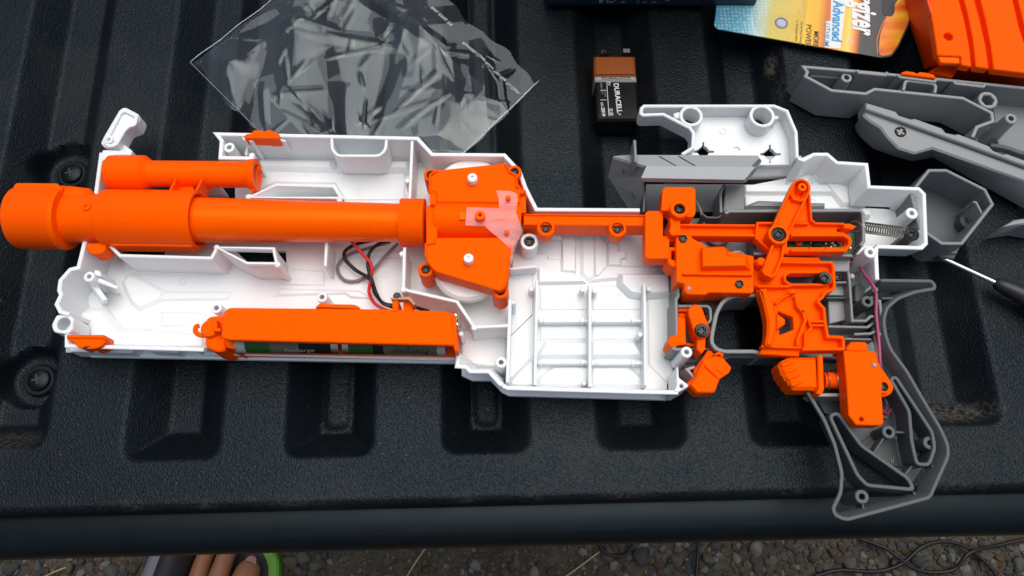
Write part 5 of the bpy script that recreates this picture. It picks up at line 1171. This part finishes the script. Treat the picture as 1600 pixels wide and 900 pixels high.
prism('end_tab', [(1466, 88), (1500, 89.5), (1500, 99), (1470, 98)], 34, 36.6, ORANGES, mg, ch=.5, r=.8)
prism('corner_plate', [(1467, 101), (1500, 105), (1488, 121), (1452, 112)], 15, 24, ORANGE, mg, ch=.5)
prism('side_groove', [(1448, 0), (1452, 0), (1459, 21), (1455, 22)], 34, 37.4, ODK, mg, ch=.2)
# ---------------------------------------------------------------- grey stock half, upper
s1 = thing('stock_shell', 'open grey stock shell half with rail brackets beside the orange magazine', 'stock shell', (*P(1430, 150, 0), 1))
S1Z = 28
prism('shell_floor', [(1262, 108), (1345, 114), (1600, 140), (1660, 148), (1660, 250), (1600, 238), (1524, 214), (1527, 200), (1551, 190), (1549, 176), (1504, 155), (1367, 141), (1352, 148), (1300, 143), (1262, 121)], 2, 5, GREY, s1, ch=0, zt=S1Z)
wall('rim_wall', [(1660, 144), (1600, 137), (1463, 123), (1345, 111.5), (1256, 104), (1262, 112), (1259, 119), (1300, 141), (1353, 146), (1367, 139), (1505, 153), (1550, 176), (1552, 189), (1527, 198), (1520, 214)], 2, S1Z, 1.9, GREYL, s1)
wall('step_wall', [(1560, 152), (1660, 163)], 4, 16, 1.6, GREY, s1)
prism('shell_step', [(1560, 152), (1660, 163), (1660, 250), (1600, 238), (1570, 230)], 4, 10, GREY, s1, ch=.6, zt=16)
wall('rib', [(1266, 118), (1316, 121)], 4, 22, 1.4, GREY, s1)
for (a, b, c_, d_) in ((1339, 109, 1387, 113), (1403, 116, 1464, 123), (1490, 126, 1540, 131)):
    wall('bracket', [(a, b), (a + 4, b + 4), (d_ and c_ - 3, d_ + 4), (c_, d_ - 1)], 8, 30, 1.6, GREYL, s1)
    prism('bracket_face', [(a + 2, b + 4), (c_ - 2, d_ + 4), (c_ - 3, d_ + 8), (a + 2, b + 8)], 6, 28.5, GREY, s1, ch=.3)
wall('loop_wall', [(1412, 141), (1415, 127), (1420, 125.5), (1458, 130), (1463, 134), (1461, 145)], 6, 29, 1.7, GREYL, s1, r=2)
for (x, y, z, rp) in ((1323, 121, 26, 8.5), (1580, 185, 30, 9)):
    boss('screw_post', x, y, 4, z, rpx(x, y, z, rp), rpx(x, y, z, rp * .5), GREYL, s1, 8, flare=1.5)
c = P(1544, 156, 28); v, f = solid(circ(c, rpx(1544, 156, 28, 15), 28), 4, 28, [circ(c, rpx(1544, 156, 28, 10), 6)], .4); mesh('hex_post', v, f, GREYL, s1)
wall('hinge_lip', [(1548, 226), (1572, 229), (1600, 240), (1640, 242)], 3, 14, 2.6, GREYD, s1, r=4)
t = thing('rail_clip', 'small orange clip in the bracket of the grey stock shell', 'clip', (*P(1435, 116, 24), 24), 'orange clips')
prism('clip_body', [(1409, 113), (1416, 110.5), (1428, 112), (1433, 114.5), (1438, 112), (1450, 113.5), (1459, 116), (1462, 120), (1462, 122), (1408, 116)], 22, 31, ORANGE, t, r=.4)
# ---------------------------------------------------------------- grey stock half, lower (outer side up)
s2 = thing('stock_cover', 'smooth grey stock half lying face up with one black screw', 'stock shell', (*P(1460, 230, 0), 1))
prism('cover_body', [(1352, 163), (1402, 181), (1500, 215), (1660, 275), (1660, 302), (1600, 283), (1458, 232), (1430, 240), (1404, 232), (1386, 214), (1376, 200), (1360, 190), (1349, 181)], 4, 26, GREYL, s2, ch=1.0,
      low=[(1350, 170), (1402, 190), (1500, 225), (1660, 285), (1660, 345), (1600, 326), (1458, 246), (1425, 252), (1396, 244), (1364, 232), (1344, 214), (1337, 204), (1336, 196)])
prism('top_rail', [(1353, 160), (1400, 174), (1405, 180), (1424, 186), (1430, 185), (1472, 200), (1478, 207), (1492, 210), (1498, 209), (1546, 228), (1552, 235), (1568, 241), (1574, 240), (1660, 272), (1660, 280), (1500, 222), (1353, 170)], 18, 29, GREYL, s2, ch=.6)
wall('rail_groove', [(1353, 172), (1500, 225), (1660, 284)], 25.5, 26.6, 1.6, GREYD, s2, ch=0)
screw(1408, 205, 26.9, 9, s2)
# ---------------------------------------------------------------- grey end cap
ec = thing('end_cap', 'open octagonal grey plastic cap beside the tail of the white shell', 'cap', (*P(1490, 330, 0), 1))
OCT = [(1424, 301), (1452, 266), (1479, 266), (1539, 296), (1551, 319), (1503, 380), (1472, 380), (1438, 356)]
prism('cap_floor', OCT, 1.5, 5, GREYD, ec, ch=0, zt=26)
wall('cap_wall', OCT, 1.5, 27, 1.8, GREY, ec, True)
boss('screw_post', 1513, 345, 5, 12, rpx(1513, 345, 12, 12.5), rpx(1513, 345, 12, 5), GREYD, ec, 5)
wall('clip_rib', [(1521, 315), (1526, 316), (1536, 336)], 5, 24, 1.2, GREYL, ec)
prism('cap_lip', [(1458, 390), (1472, 382), (1503, 382), (1491, 405), (1470, 402)], 6, 12, GREYD, ec, ch=.6)
wall('cap_lip_edge', [(1460, 391), (1478, 394), (1496, 394)], 8, 14, 1.2, GREY, ec)
# ---------------------------------------------------------------- grey scrap at the right edge
g = prism('grey_bracket', [(1563, 356), (1585, 343), (1600, 341), (1640, 340), (1640, 356), (1604, 350), (1588, 352)], 3, 20, GREYL, None, ch=.8, base=(*P(1600, 350, 3), 3))
tag(g, 'pointed light grey plastic piece cut off by the right edge', 'bracket')
# ---------------------------------------------------------------- screwdriver
sd = thing('screwdriver', 'screwdriver with thin steel shaft and black handle at the right edge', 'screwdriver', (*P(1560, 445, 0), 0))
a, b = Vector(P3(1446, 391, 9)), Vector(P3(1554, 441, 10)); d = (b - a).normalized()
lathe('shaft', [(-12, 0), (-12, 1.1), ((b - a).length, 1.35), ((b - a).length, 0)], a, d, CHROME, sd, 20)
lathe('handle', [(0, 2.0), (1.5, 3.4), (6, 4.2), (16, 5.2), (30, 8.2), (44, 10), (80, 11), (110, 10), (116, 6), (117, 0)], b, d, BLACKP, sd, 28)
